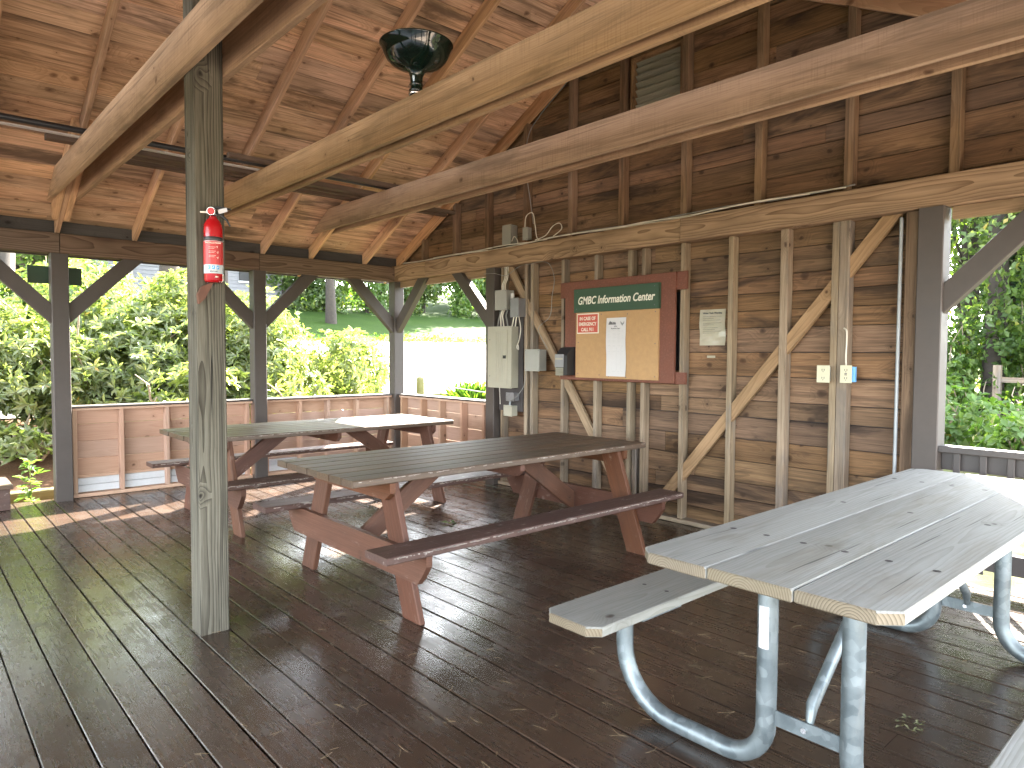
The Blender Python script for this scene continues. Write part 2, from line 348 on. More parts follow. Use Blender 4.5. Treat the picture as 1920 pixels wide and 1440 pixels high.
    def build(s, name, mat, parent=None, **tags):
        me=bpy.data.meshes.new(name); me.from_pydata(s.v,[],s.f); 
        a=me.attributes.new('wc','FLOAT_VECTOR','POINT'); a.data.foreach_set('vector', np.array(s.wc,dtype=np.float32).ravel())
        a=me.attributes.new('rnd','FLOAT','POINT'); a.data.foreach_set('value', np.array(s.r,dtype=np.float32))
        me.polygons.foreach_set('use_smooth', s.sm)
        import bmesh
        bm=bmesh.new(); bm.from_mesh(me); bmesh.ops.recalc_face_normals(bm, faces=bm.faces); bm.to_mesh(me); bm.free()
        return link(name, me, mat, parent, **tags)
def link(name, me, mat, parent=None, **tags):
    if mat is not None: me.materials.append(M[mat] if isinstance(mat,str) else mat)
    o=bpy.data.objects.new(name, me); COL.objects.link(o)
    if parent is not None:
        o.parent=parent; 
        if parent.parent is None: o.matrix_parent_inverse = parent.matrix_basis.inverted()   # deeper parents already sit at the world origin
    for k,v in tags.items(): o[k]=v
    return o
def empty(name, loc=(0,0,0), **tags):
    o=bpy.data.objects.new(name,None); COL.objects.link(o); o.location=loc; o.empty_display_size=.2
    for k,v in tags.items(): o[k]=v
    return o
def text(name, s, size, loc, rot, mat, parent, shear=0, off=0, sx=1, align='CENTER', depth=.0008, spacing=1):
    cu=bpy.data.curves.new(name,'FONT'); cu.body=s; cu.size=size; cu.shear=shear; cu.offset=off; cu.align_x=align; cu.extrude=depth
    cu.space_line=spacing; cu.resolution_u=3
    t=bpy.data.objects.new('tmp_text',cu); COL.objects.link(t)
    dg=bpy.context.evaluated_depsgraph_get(); dg.update()
    me=bpy.data.meshes.new_from_object(t.evaluated_get(dg)); bpy.data.objects.remove(t)
    me.transform(Matrix.Translation(loc) @ rot @ Matrix.Diagonal((sx,1,1,1)))
    me.materials.clear(); me.name=name
    return link(name, me, mat, parent)
RW = Matrix.Rotation(math.pi/2,4,'X')        # text on a wall facing -Y, reading toward +X
# the text must read left-to-right for a viewer at -Y: local +X -> +X
XY=V((0,0,1))

# ------------------------------------------------------------------ camera
R=np.array([[0.66705642,0.03556105,-0.74415801],[0.74499062,-0.02517555,0.6665997],[0.0049704,-0.99905035,-0.04328616]])
cam=bpy.data.cameras.new('camera'); cam.sensor_width=36; cam.lens=24.327; cam.clip_end=800; cam.clip_start=.02
co=bpy.data.objects.new('camera',cam); COL.objects.link(co)
m=Matrix.Identity(4)
for i in range(3): m[i][0]=R[i][0]; m[i][1]=-R[i][1]; m[i][2]=-R[i][2]
m[2][3]=1.5; co.matrix_world=m; S.camera=co

# ------------------------------------------------------------------ light
sd=V((-.70,1.2,1)).normalized(); el=math.asin(sd.z)
w=bpy.data.worlds.new('World'); S.world=w; w.use_nodes=True; nt=w.node_tree
sky=nt.nodes.new('ShaderNodeTexSky'); sky.sky_type='NISHITA'; sky.sun_disc=False; sky.sun_elevation=el; sky.sun_rotation=math.atan2(sd.x,sd.y)
bg=nt.nodes['Background']; hs=nt.nodes.new('ShaderNodeHueSaturation'); hs.inputs['Saturation'].default_value=.36; nt.links.new(sky.outputs[0],hs.inputs['Color']); nt.links.new(hs.outputs[0],bg.inputs[0]); bg.inputs[1].default_value=SKYS
sun=bpy.data.lights.new('sun','SUN'); sun.energy=SUNS; sun.angle=math.radians(.53); sun.color=(1,.91,.80)
so=bpy.data.objects.new('sun',sun); COL.objects.link(so); so.rotation_euler=sd.to_track_quat('Z','Y').to_euler()
S.view_settings.view_transform='Standard'; S.view_settings.look='None'; S.view_settings.exposure=0

# ------------------------------------------------------------------ terrain
def gz(x,y):
    u=-x; xs=[-200,6,8.6,11.5,16.5,29,45,66,220]; zs=[-.3,-.28,-.22,.25,.8,2.1,5.3,8.5,14]
    z=float(np.interp(u,xs,zs))
    # woodland behind the gable: nearly flat
    return z
xs=sorted(set([-220,-150,-100,-80,-66,-60,-55,-50,-45,-40,-35,-32,-29,-27,-24,-21,-19,-16.5,-15,-13,-11.5,-10.5,-9.5,-8.6,-7,-5,-3,0,3,8,15,30,60,120,220]))
ys=sorted(set(list(range(-12,30,2))+[-220,-120,-60,-30,-20,36,44,55,70,90,120,220]))
def sheet(name, fx, xs, ys, mat, dz=0, **t):
    v=[(x,y,gz(x,y)+dz+fx(x,y)) for x in xs for y in ys]; n=len(ys)
    f=[(i*n+j,(i+1)*n+j,(i+1)*n+j+1,i*n+j+1) for i in range(len(xs)-1) for j in range(n-1)]
    me=bpy.data.meshes.new(name); me.from_pydata(v,[],f); me.polygons.foreach_set('use_smooth',[True]*len(f)); return link(name,me,mat,**t)
sheet('ground', lambda x,y:0, xs, ys, 'grass', kind='structure')
def strip(name, poly, mat, dz, **t):
    """a drape of quads between two polylines of equal length"""
    a,b=poly; v=[]; f=[]; K2=8
    for i in range(len(a)):
        for k in range(K2+1):
            p=V(a[i]).lerp(V(b[i]),k/K2); v.append((p.x,p.y,gz(p.x,p.y)+dz))
    for i in range(len(a)-1):
        for k in range(K2): f.append((i*(K2+1)+k,(i+1)*(K2+1)+k,(i+1)*(K2+1)+k+1,i*(K2+1)+k+1))
    me=bpy.data.meshes.new(name); me.from_pydata(v,[],f); me.polygons.foreach_set('use_smooth',[True]*len(f)); return link(name,me,mat,**t)
def lerpn(a,b,n): return [V(a).lerp(V(b),i/n) for i in range(n+1)]
strip('gravel_drive', (lerpn((-13.2,-3,0),(-13.2,42,0),30), lerpn((-27.5,-3,0),(-29.5,42,0),30)), 'gravel', .03, kind='structure')
strip('mulch_bed', (lerpn((-8.2,-8,0),(-8.2,5.6,0),12), lerpn((-13.1,-8,0),(-13.1,5.6,0),12)), 'mulch', .02, kind='structure')
strip('woodland_floor', (lerpn((-12.5,5.7,0),(-12.5,60,0),20), lerpn((30,5.7,0),(30,60,0),20)), 'moss', .02, kind='structure')
strip('gravel_path', (lerpn((-5,5.3,0),(8,5.3,0),12), lerpn((-5,5.9,0),(8,5.9,0),12)), 'drip', .04, kind='structure')


strip('bounce_yard', (lerpn((.7,-16,0),(.7,5.2,0),12), lerpn((18,-16,0),(18,5.2,0),12)), 'bounce_ground', .03, kind='structure')  # unseen ground added to bounce warm sunlight up to the roof
strip('bounce_yard', (lerpn((-8.2,-5,0),(.69,-5,0),12), lerpn((-8.2,-16,0),(.69,-16,0),12)), 'bounce_ground', .03, kind='structure')

# ------------------------------------------------------------------ deck floor
mb=MB(); pitch=.1611; k=-28
while .368+pitch*k < 5.26:
    y0=.368+pitch*k; y1=y0+pitch-random.choice((.0055,.0055,.0065,.009)); 
    x=-8.32+0; first=True
    xx=[-8.33]; cur=-8.33+random.uniform(.9,4.5)
    while cur<.5: xx.append(cur); cur+=random.uniform(2.4,4.6)
    xx.append(.6)
    for a,b in zip(xx,xx[1:]):
        if y1>5.26: y1=5.26
        mb.box((a+.0015,y0,-.032+0),(b-.0015,y1,random.uniform(-.0012,.0012)), ch=.0035)
    k+=1
mb.build('deck_floor','floor', kind='structure')
mb=MB()
# nail heads, one mesh of tiny dark discs set into the boards
def disc(mb,c,r,n=6,nz=(0,0,1)):
    nz=V(nz).normalized(); u=nz.orthogonal().normalized(); w=nz.cross(u); c=V(c)
    mb._add([c+u*math.cos(6.283*i/n)*r+w*math.sin(6.283*i/n)*r for i in range(n)],[tuple(range(n))],[(0,0,0)]*n,.5)
for kk in range(-6,31):
    y0=.368+pitch*kk
    for xj in np.arange(-8.1,.5,.61):
        for dy in (.028,.125):
            if random.random()<.8: disc(mb,(xj+random.uniform(-.02,.02),y0+dy+random.uniform(-.008,.008),.0022),.0042)
mb.build('deck_nail_heads','backer', bpy.data.objects['deck_floor'], kind='stuff')
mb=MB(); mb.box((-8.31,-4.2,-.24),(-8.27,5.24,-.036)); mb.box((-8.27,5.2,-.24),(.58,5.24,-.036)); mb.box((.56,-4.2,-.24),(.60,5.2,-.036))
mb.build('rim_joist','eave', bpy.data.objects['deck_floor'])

# ------------------------------------------------------------------ pavilion
PAV=empty('pavilion',(-3.87,.5,0),label='open timber picnic pavilion with a plank roof, painted posts and one boarded gable wall',category='pavilion')
RX=-3.87; SL=.5135; SB=2.857                    # ridge x, roof slope, underside of sheathing at x=-8.13
def shz(x): return SB+SL*((x+8.13) if x<=RX else (2*RX-x+8.13))
nL=V((SL,0,-1)).normalized(); nR=V((-SL,0,-1)).normalized()     # down-facing normals of the two slopes
pL=(-8.13,0,SB); pR=(2*RX+8.13,0,SB)
def painted_post(x0,x1,y0,y1,z1,z0=-.2): return MB().box((x0,y0,z0),(x1,y1,z1),ch=.006).build('post','paint',PAV)
rows=[1.26,3.265,5.195,-.71,-2.7]
for y in rows:
    if y<5: painted_post(-8.27,-8.12,y-.075,y+.075,2.472)
painted_post(-8.27,-8.12,5.12,5.27,2.474)
painted_post(-6.18,-6.03,5.12,5.27,2.482); painted_post(-1.667,-1.512,5.12,5.27,2.482)
painted_post(.38,.53,5.12,5.27,2.474)
for y in (3.265,1.26,-.71,-2.7): painted_post(.38,.53,y-.075,y+.075,2.472)
p=MB().box((-3.92,1.18,.0),(-3.77,1.33,4.82),ch=.006).build('post','post',PAV); p['label']='unpainted weathered grey post with deep drying cracks'
p=MB().box((-3.92,-2.78,.0),(-3.77,-2.63,4.82),ch=.006).build('post','post',PAV); p['label']='unpainted weathered post behind the viewer'
# knee braces
def brace_y(x,y0,dirn):      # from a post face at y0 going toward dirn, in the eave walls
    MB().beam((x,y0-.02*dirn,1.88-.02),(x,y0+.66*dirn,1.88+.66),(0,-dirn,1),.14,.085,cut0=((x,y0,0),(0,1,0)),cut1=((x,0,2.4715),(0,0,1)),ch=.004).build('knee_brace','paint',PAV)
def brace_x(y,x0,dirn):
    MB().beam((x0-.02*dirn,y,1.88-.02),(x0+.66*dirn,y,1.88+.66),(-dirn,0,1),.14,.085,cut0=((x0,y,0),(1,0,0)),cut1=((0,y,2.4815),(0,0,1)),ch=.004).build('knee_brace','paint',PAV)
for X in (-8.195,.455):
    for y in rows:
        if y<5: brace_y(X,y+.075,1)
        brace_y(X,y-.075,-1)
brace_x(5.195,-8.12,1); brace_x(5.195,-6.18,-1); brace_x(5.195,-1.512,1); brace_x(5.195,.38,-1)
# eave beams and gable plate
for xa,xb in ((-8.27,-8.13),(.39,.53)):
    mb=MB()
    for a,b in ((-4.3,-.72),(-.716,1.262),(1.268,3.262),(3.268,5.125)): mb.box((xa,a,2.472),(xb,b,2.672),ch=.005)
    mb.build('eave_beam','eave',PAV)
mb=MB()
for a,b in ((-8.27,-7.42),(-7.415,-3.55),(-3.545,.53)): mb.box((a,5.128,2.482),(b,5.27,2.686),ch=.005)
mb.build('gable_plate','plate',PAV)
for a,b in ((-8.1,-6.2),(-1.49,.36)): MB().box((a,5.2,2.40),(b,5.262,2.4805)).build('header_trim','brace',PAV)
# ties
def tie(y0,y1,mat='tie'):
    zc=(2.945+3.183)/2; yc=(y0+y1)/2
    MB().beam((-8.3,yc,zc),(2*RX+8.3,yc,zc),(0,0,1),.238,abs(y1-y0),cut0=((-8.128,0,SB-.002),tuple(nL)),cut1=((2*RX+8.128,0,SB-.002),tuple(nR)),ch=.004).build('tie_beam',mat,PAV)
for a,b in ((1.139,1.178),(1.332,1.371),(2.56,2.60),(2.672,2.712),(3.83,3.87),(4.0,4.04),(-.1,-.06),(.05,.09),(-1.4,-1.36),(-1.24,-1.2),(-2.83,-2.79),(-2.62,-2.58)): tie(a,b)
# roof
mb=MB()
for side in (-1,1):
    n=nL if side<0 else nR; 
    u=V((1,0,SL)).normalized() if side<0 else V((-1,0,SL)).normalized()
    s0=-.62; Ltot=(V((RX,0,shz(RX)))-V(pL)).length
    s=s0
    while s<Ltot-.01:
        wd=min(random.choice((.17,.185,.19,.2)),Ltot-s)
        e=[-4.9]; c=random.uniform(-4.5,-1.5)
        while c<5.3: e.append(c); c+=random.choice((2.66,3.33,4.0,4.66))
        e.append(5.62)
        base=V(pL if side<0 else pR)+u*(s+wd/2)-n*.0105
        for a,b in zip(e,e[1:]):
            mb.beam(base+V((0,a+.001,0)),base+V((0,b-.001,0)),u,wd-random.uniform(.005,.009),.019+random.uniform(-.002,.002),ch=.0025)
        s+=wd
ROOF=mb.build('roof','roof',PAV)
# shingle skin over the boards so no light leaks through
mb=MB()
for side in (-1,1):
    n=nL if side<0 else nR; u=V((1,0,SL)).normalized() if side<0 else V((-1,0,SL)).normalized()
    Ltot=(V((RX,0,shz(RX)))-V(pL)).length; b0=V(pL if side<0 else pR)-n*.032
    mb.beam(b0+u*-.66,b0+u*(Ltot+.01),(0,1,0),10.6,.012,ch=.001)
for v in range(len(mb.v)): mb.v[v]=(mb.v[v][0],mb.v[v][1]+.36,mb.v[v][2])
mb.build('shingles','backer',ROOF)
ry=[1.255,1.95,2.636,3.33,3.945,4.70,5.225,.6,-.06+.055,-.72,-1.3,-1.98,-2.705,-3.4,-4.1,5.58,-4.86]
for y in ry:
    for side in (-1,1):
        u=V((1,0,SL)).normalized() if side<0 else V((-1,0,SL)).normalized(); n=nL if side<0 else nR
        b0=V(pL if side<0 else pR)+n*.0715; b0.y=y
        e=V((RX+(.018 if side>0 else -.018),y,0))
        MB().beam(b0+u*-.62,b0+u*5,n,.14,.038,cut1=(tuple(e),(1,0,0)),cut0=(tuple(b0+u*-.5),(1,0,0)),ch=.003).build('rafter','rafter',ROOF)
MB().box((RX-.017,-4.86,4.76),(RX+.017,5.6,shz(RX)-.012)).build('ridge_board','rafter',ROOF)
for X,sg in ((-8.235,-1),(2*RX+8.235,1)):
    yy=sorted([y for y in ry if -4.5<y<5.3])
    for a,b in zip(yy,yy[1:]):
        MB().box((X-.02,a+.02,2.674),(X+.02,b-.02,2.80),ch=.002).build('blocking','block',ROOF)
    MB().box((X+sg*.42-.012,-4.9,2.50),(X+sg*.42+.012,5.6,2.66),ch=.002).build('fascia','railpaint',ROOF)
# packers on the rafter over post A
for (a,b) in ((1.178,1.234),(1.276,1.332)):
    MB().beam(V((-8.0,(a+b)/2,SB+.066))+nL*.0715,V((-6.9,(a+b)/2,SB+.066+1.1*SL))+nL*.0715,nL,.135,b-a-.002,cut0=((-7.98,0,0),(1,0,0))).build('packer','rafter',ROOF)

# board wall
mb=MB(); z=.012
while z<4.9:
    h=min(random.choice((.14,.185,.19,.2,.14)),4.95-z)
    z1=z+h-random.uniform(.003,.006); segs=[]
    if z1<2.49: x0,x1=-6.12,-1.6
    elif z<2.49: x0,x1=-6.12,-1.6; 
    else: x0,x1=-8.2,.46
    e=[x0]; c=x0+random.uniform(.8,3)
    while c<x1-.3: e.append(c); c+=random.choice((2.8,3.5,4.2))
    e.append(x1)
    for a,b in zip(e,e[1:]):
        # trim to the roof
        if z1>2.8:
            la=-8.13+(z-SB)/SL; ra=2*RX-la
            if b<la+.02 or a>ra-.02: continue
            k0=((-8.13,0,SB-.01),tuple(nL)) if a<la+.45 else None; k1=((2*RX+8.13,0,SB-.01),tuple(nR)) if b>ra-.45 else None
            if k0 and b-.05<-8.13+(z1-SB)/SL: continue
            if k1 and a+.05>2*RX+8.13-(z1-SB)/SL: continue
        else: k0=k1=None
        # vent opening
        if z1>3.70 and z<4.26 and z>3.0 and a<-3.6 and b>-4.2:
            pcs=[(a,-4.2,k0,None)] if a<-4.2 else []
            if b>-3.62: pcs.append((-3.62,b,None,k1))
        else: pcs=[(a,b,k0,k1)]
        for aa,bb,c0,c1 in pcs:
            mb.beam((aa+.001,5.301+random.uniform(-.0015,.0015),(z+z1)/2),(bb-.001,5.301,(z+z1)/2),(0,0,1),z1-z,.018,cut0=c0,cut1=c1,ch=.003)
    z+=h
WALL=mb.build('board_wall','siding',PAV)
# outside sheathing (keeps daylight out of the gaps)
mb=MB(); mb.prism([(-6.12,.01),(-1.6,.01),(-1.6,2.5),(.46,2.5),(.46,2.84),(RX,4.98),(-8.2,2.84),(-8.2,2.5),(-6.12,2.5)],1,5.325,5.335)
mb.build('outer_cladding','backer',WALL)
SY0,SY1=5.2,5.288
for x0,wd in ((-6.0,.04),(-5.605,.042),(-5.51,.042),(-5.045,.04),(-4.592,.042),(-4.172,.045),(-4.01,.043),(-3.585,.045),(-3.117,.044),(-2.664,.06),(-2.264,.05),(-2.21,.072)):
    MB().box((x0,SY0+random.uniform(-.003,.003),.042),(x0+wd,SY1,2.481),ch=.003).build('stud','stud',WALL)
MB().box((-1.765,5.195,.03),(-1.67,5.285,2.48)).build('stud','gstud',WALL)
MB().box((-4.10,5.2,.04),(-4.055,5.288,.62)).build('stud','stud',WALL)
for x0,wd in ((-7.60,.045),(-6.92,.06),(-6.30,.06),(-5.64,.06),(-4.965,.06),(-4.30,.062),(-3.60,.062),(-2.90,.062),(-2.195,.062),(-1.52,.062),(-.86,.06),(-.2,.06)):
    xc=x0+wd/2; top=shz(xc)-.1575
    nn=nL if xc<RX else nR; pp=pL if xc<RX else pR
    MB().beam((xc,5.245,2.6885),(xc,5.245,5.2),(0,1,0),.086,wd,cut1=(tuple(V(pp)+nn*.143),tuple(nn)),ch=.003).build('stud','gstud',WALL)
def dbrace(a,b,w=.09,m='brace'):
    MB().beam((a[0],5.235,a[1]),(b[0],5.235,b[1]),(0,0,1),w,.038,cut0=((0,0,.042),(0,0,1)) if a[1]<.3 else None,cut1=((0,0,2.48),(0,0,1)),ch=.003).build('diagonal_brace',m,WALL)
dbrace((-3.82,.12),(-1.78,2.58),.1); dbrace((-4.2,.1),(-5.98,2.62),.09)
MB().box((-6.02,5.18,.003),(-1.77,5.288,.041)).build('sill_plate','stud',WALL)
# louvred vent
mb=MB()
for i in range(8):
    zc=3.74+i*.068
    mb.beam((-4.17,5.30,zc),(-3.64,5.30,zc),(0,-.75,1),.085,.012,ch=.001)
VENT=mb.build('vent','vent',WALL)
MB().box((-4.163,5.262,3.692),(-3.652,5.30,3.745)).build('vent_light_strip','timber',VENT)  # paler strip stands in for daylight along the vent bottom
mb=MB(); mb.box((-4.2,5.24,3.69),(-4.165,5.34,4.27)); mb.box((-3.65,5.24,3.69),(-3.61,5.34,4.27)); mb.box((-4.164,5.24,4.235),(-3.651,5.34,4.27)); mb.box((-4.164,5.24,3.67),(-3.651,5.34,3.69))
mb.build('vent_frame','gstud',VENT)

# half walls
def half_wall(axis, a, b, studs, white=None, c=None):
    mb=MB(); z=.04
    while z<.9:
        h=min(.178,.905-z)
        if axis=='y': mb.box((-8.318,a,z),(-8.30,b,z+h-.003))
        else: mb.box((a,5.298,z),(b,5.316,z+h-.003))
        z+=h
    W=mb.build('half_wall','low',PAV)
    for s in studs:
        (MB().box((-8.298,s-.02,.042),(-8.21,s+.02,.897)) if axis=='y' else MB().box((s-.02,5.2,.042),(s+.02,5.296,.897))).build('stud','low',W)
    bx=lambda p0,p1,z0,z1:(MB().box((p0,a,z0),(p1,b,z1),ch=.004) if axis=='y' else MB().box((a,-p1-3.095+.0,z0),(b,-p0-3.095,z1),ch=.004))
    if axis=='y':
        MB().box((-8.30,a,.003),(-8.205,b,.04)).build('sill_plate','low',W)
        MB().box((-8.30,a,.898),(-8.19,b,.925)).build('top_plate','low',W)
        MB().box((-8.34,a,.927),(-8.165,b,.948),ch=.005).build('cap_rail','paint',W)
    else:
        MB().box((a,5.205,.003),(b,5.3,.04)).build('sill_plate','low',W)
        MB().box((a,5.19,.898),(b,5.3,.925)).build('top_plate','low',W)
        MB().box((a,5.165,.927),(b,5.34,.948),ch=.005).build('cap_rail','paint',W)
    if white:
        for (p,q) in white:
            mb=MB(); mb.box((-8.2995,p,.045),(-8.27,q,.118),ch=.003); mb.box((-8.2995,p,.121),(-8.272,q,.19),ch=.003)
            mb.build('painted_skirting','white',W)
    return W
half_wall('y',1.34,3.185,(1.37,1.80,2.25,2.70,3.14),[(1.392,1.778),(1.822,2.228),(2.272,2.678),(2.722,3.118)])
half_wall('y',3.345,5.118,(3.37,3.80,4.18,4.60,5.07),[(3.392,3.778)])
half_wall('x',-8.118,-6.185,(-8.09,-7.62,-7.2,-6.75,-6.32))
# open railing at the right
mb=MB(); mb.box((-1.51,5.14,.865),(.378,5.25,.908),ch=.006); RAIL=mb.build('railing','railpaint',PAV)
MB().box((-1.51,5.215,.745),(.378,5.245,.862)).build('top_rail','railpaint',RAIL)
MB().box((-1.51,5.19,.125),(.378,5.245,.25)).build('bottom_rail','railpaint',RAIL)
x=-1.412
while x<.3:
    MB().box((x-.02,5.172,.25 if 0 else .10),(x+.02,5.2135 if 0 else 5.188,.862)).build('baluster','railpaint',RAIL); x+=.148

# ------------------------------------------------------------------ wooden picnic tables
def chips(x,y0,y1,z,par,n=150,side=1,h=.007):
    mb=MB()
    for i in range(n):
        y=random.uniform(y0,y1) if random.random()<.6 else y0+(y1-y0)*(.5+.4*math.sin(random.uniform(0,6.28)))
        L=random.choice((.006,.012,.02,.05)); hh=random.uniform(.0015,h); zz=z-random.uniform(0,.006)
        k=5; P=[(x+side*.0004,y+L*j/k,zz-hh*random.uniform(.5,1)) for j in range(k+1)]+[(x+side*.0004,y+L*j/k,zz-hh*random.uniform(0,.3)) for j in range(k,-1,-1)]
        mb._add(P,[tuple(range(len(P)))],[(0,0,0)]*len(P),.5)
    mb.build('paint_chips','chip',par,kind='stuff')
def picnic(name,cx,y0,y1,label,topz=.80,topmat='top',legmat='red',benchmat='bench'):
    T=empty(name,(cx,(y0+y1)/2,0),label=label,category='picnic table',group='wooden A frame picnic tables')
    mb=MB(); w=.1445
    for i in range(7):
        xc=cx+(i-3)*w; mb.box((xc-w/2+.003,y0+random.uniform(-.006,.006),topz-.04),(xc+w/2-.003,y1+random.uniform(-.006,.006),topz+random.uniform(-.001,.001)),ch=.005)
    tt=mb.build('tabletop',topmat,T)
    chips(cx+3.5*w-.003,y0,y1-.06,topz-.004,tt,110,1,.005)
    for sg in (-1,1):
        mb=MB(); mb.box((cx+sg*.765-.11,y0-.02,.42),(cx+sg*.765+.11,y1-.02,.46),ch=.006); bb_=mb.build('bench',benchmat,T); chips(cx+sg*.765+.11,y0,y1-.08,.456,bb_,230,1,.011)
    for yy,o in ((y0+.29,-1),(y1-.29,1)):
        for sg in (-1,1):
            MB().beam((cx+sg*.67,yy,-.05),(cx+sg*.375,yy,.77),(1,0,0),.165,.038,cut0=((0,0,.001),(0,0,1)),cut1=((0,0,topz-.0415),(0,0,1)),ch=.004).build('leg',legmat,T)
        yb=yy+o*.0395
        c=.05
        MB().prism([(cx-.86,.36),(cx-.86+c,.29),(cx-.86+c+.04,.245),(cx+.86-c-.04,.245),(cx+.86-c,.29),(cx+.86,.36),(cx+.86,.419),(cx-.86,.419)],1,yb-.019,yb+.019).build('bench_support',legmat,T)
        MB().prism([(cx-.5,.70),(cx-.44,.655),(cx+.44,.655),(cx+.5,.70),(cx+.5,topz-.0415),(cx-.5,topz-.0415)],1,yb-.019,yb+.019).build('top_cleat',legmat,T)
        q=y0+1.02 if o<0 else y1-1.02
        MB().beam((cx,yy-o*.02,.30),(cx,q,.80),(0,0,1),.13,.038,cut0=((0,yy-o*.0195,0),(0,1,0)),cut1=((0,0,topz-.0415),(0,0,1)),ch=.004).build('centre_brace',legmat,T)
    ym=(y0+y1)/2
    MB().prism([(cx-.46,.71),(cx-.41,.67),(cx+.41,.67),(cx+.46,.71),(cx+.46,topz-.0415),(cx-.46,topz-.0415)],1,ym-.019,ym+.019).build('top_cleat',legmat,T)
    return T
picnic('picnic_table',-3.87,1.86,4.45,'dark brown picnic table with reddish legs, between the grey post and the notice board')
picnic('picnic_table',-6.33,1.80,4.40,'picnic table farthest back along the low plank wall, half of its top in bright sun')

# ------------------------------------------------------------------ metal framed table
MT=empty('picnic_table',(-1.13,3.45,0),label='pale weathered three plank picnic table on galvanised steel tube legs, nearest the viewer',category='picnic table')
def chplank(mb,x0,x1,y0,y1,z0,z1,cl,cr):
    """plank along y with its end corners nipped; cl / cr = nip at low-x and high-x sides"""
    r=random.random(); ox=random.uniform(0,40); oa=-(x0+x1)/2+random.uniform(-.03,.03); oz=-z0+random.uniform(.0,.02)
    b=.005
    def ring(e): return [(x0+e+cl,y0+e),(x1-e-cr,y0+e),(x1-e,y0+e+cr),(x1-e,y1-e-cr),(x1-e-cr,y1-e),(x0+e+cl,y1-e),(x0+e,y1-e-cl),(x0+e,y0+e+cl)]
    lv=[(ring(b),z0),(ring(0),z0+b),(ring(0),z1-b),(ring(b),z1)]
    vs=[(p[0],p[1],z) for rg,z in lv for p in rg]; fs=[]
    for k in range(3):
        for i in range(8):
            j=(i+1)%8; fs.append((k*8+i,k*8+j,(k+1)*8+j,(k+1)*8+i))
    fs.append(tuple(range(7,-1,-1))); fs.append(tuple(24+i for i in range(8)))
    mb._add(vs,fs,[(v[1]+ox,v[0]+oa,v[2]+oz) for v in vs],r)
def ends(o):
    o.data.materials.append(M['endgrain'])
    for p in o.data.polygons:
        if p.normal.y<-.6 or p.normal.y>.6: p.material_index=1
for i,(a,b,cl,cr) in enumerate(((-1.575,-1.283,.055,.002),(-1.279,-.984,.002,.002),(-.980,-.685,.002,.055))):
    mb=MB(); chplank(mb,a,b,2.035+(-.006,.0,.008)[i],4.88,.74,.782+(0,.001,0)[i],cl,cr); ends(mb.build('top_plank','grey',MT))
for a,b in ((-1.975,-1.69),(-.465,-.18)):
    mb=MB(); chplank(mb,a,b,1.935,4.78,.425,.465,.045,.045); ends(mb.build('bench','grey',MT))
mb=MB()
for y in (2.58,3.455,4.35):
    for x in ((-1.5,-1.355,-1.205,-1.05,-.9,-.75) if y!=3.455 else (-1.42,-1.12,-.82)): disc(mb,(x,y,.7835),.0135,8)
for y in (2.5,4.3):
    for xc in (-1.83,-.32): 
        for dx in (-.06,.06): disc(mb,(xc+dx,y,.4665),.010,8)
mb.build('bolt_recess','backer',MT,kind='stuff')
def arc(c,r,a0,a1,n=8): return [(c[0]+r*math.cos(math.radians(a0+(a1-a0)*i/n)),c[1]+r*math.sin(math.radians(a0+(a1-a0)*i/n))) for i in range(n+1)]
for fy in (2.29,4.07):
    for sg in (-1,1):
        xi=-1.11+sg*.165 if 0 else (-1.19 if sg<0 else -.895); xo=-1.83 if sg<0 else -.32
        rt=.0355; r1=.155; r2=.25
        if sg<0:
            P=[(xi,.739)]+arc((xi-r1,rt+r1),r1,0,-90)+arc((xo+r2,rt+r2),r2,270,180)+[(xo,.40)]
        else:
            P=[(xi,.739)]+arc((xi+r1,rt+r1),r1,180,270)+arc((xo-r2,rt+r2),r2,-90,0)+[(xo,.40)]
        leg=MB().tube([(p[0],fy,p[1]) for p in P],rt,16).build('leg','galv',MT)
        MB().box((xo-.11,fy-.02,.402),(xo+.11,fy+.25,.4245),ch=.002).build('bench_bracket','galv',MT)
    MB().box((-1.158,fy-.004,.195),(-.928,fy+.004,.25),ch=.001).build('cross_bar','galv',MT)
    MB().box((-1.53,fy+.24,.70),(-.73,fy+.32,.739),ch=.003).build('top_channel','galv',MT)
    o=1 if fy<3 else -1
    pts=[(-1.04,fy+o*.012,.235),(-1.04,fy+o*.03,.30),(-1.04,fy+o*.55,.70),(-1.04,fy+o*.60,.735)]
    MB().tube(pts,[.012,.021,.021,.012],12).build('diagonal_stay','galv',MT)
    disc_m=MB(); disc_m.tube([(-1.05,fy-.012,.222),(-1.05,fy-.004,.222)],.010,6).build('bolt','chrome',MT)
MB().box((-1.53,3.40,.70),(-.73,3.51,.739),ch=.003).build('top_channel','galv',MT)
# paper sticker on the first leg
mb=MB(); 
for i in range(5):
    a0=math.radians(-118+i*12); a1=math.radians(-118+(i+1)*12); c=(-1.19,2.29); r=.0362
    mb._add([(c[0]+r*math.cos(a0),c[1]+r*math.sin(a0),.47),(c[0]+r*math.cos(a1),c[1]+r*math.sin(a1),.47),(c[0]+r*math.cos(a1),c[1]+r*math.sin(a1),.62),(c[0]+r*math.cos(a0),c[1]+r*math.sin(a0),.62)],[(0,1,2,3)],[(0,0,0)]*4,.5)
mb.build('sticker','paper',MT)

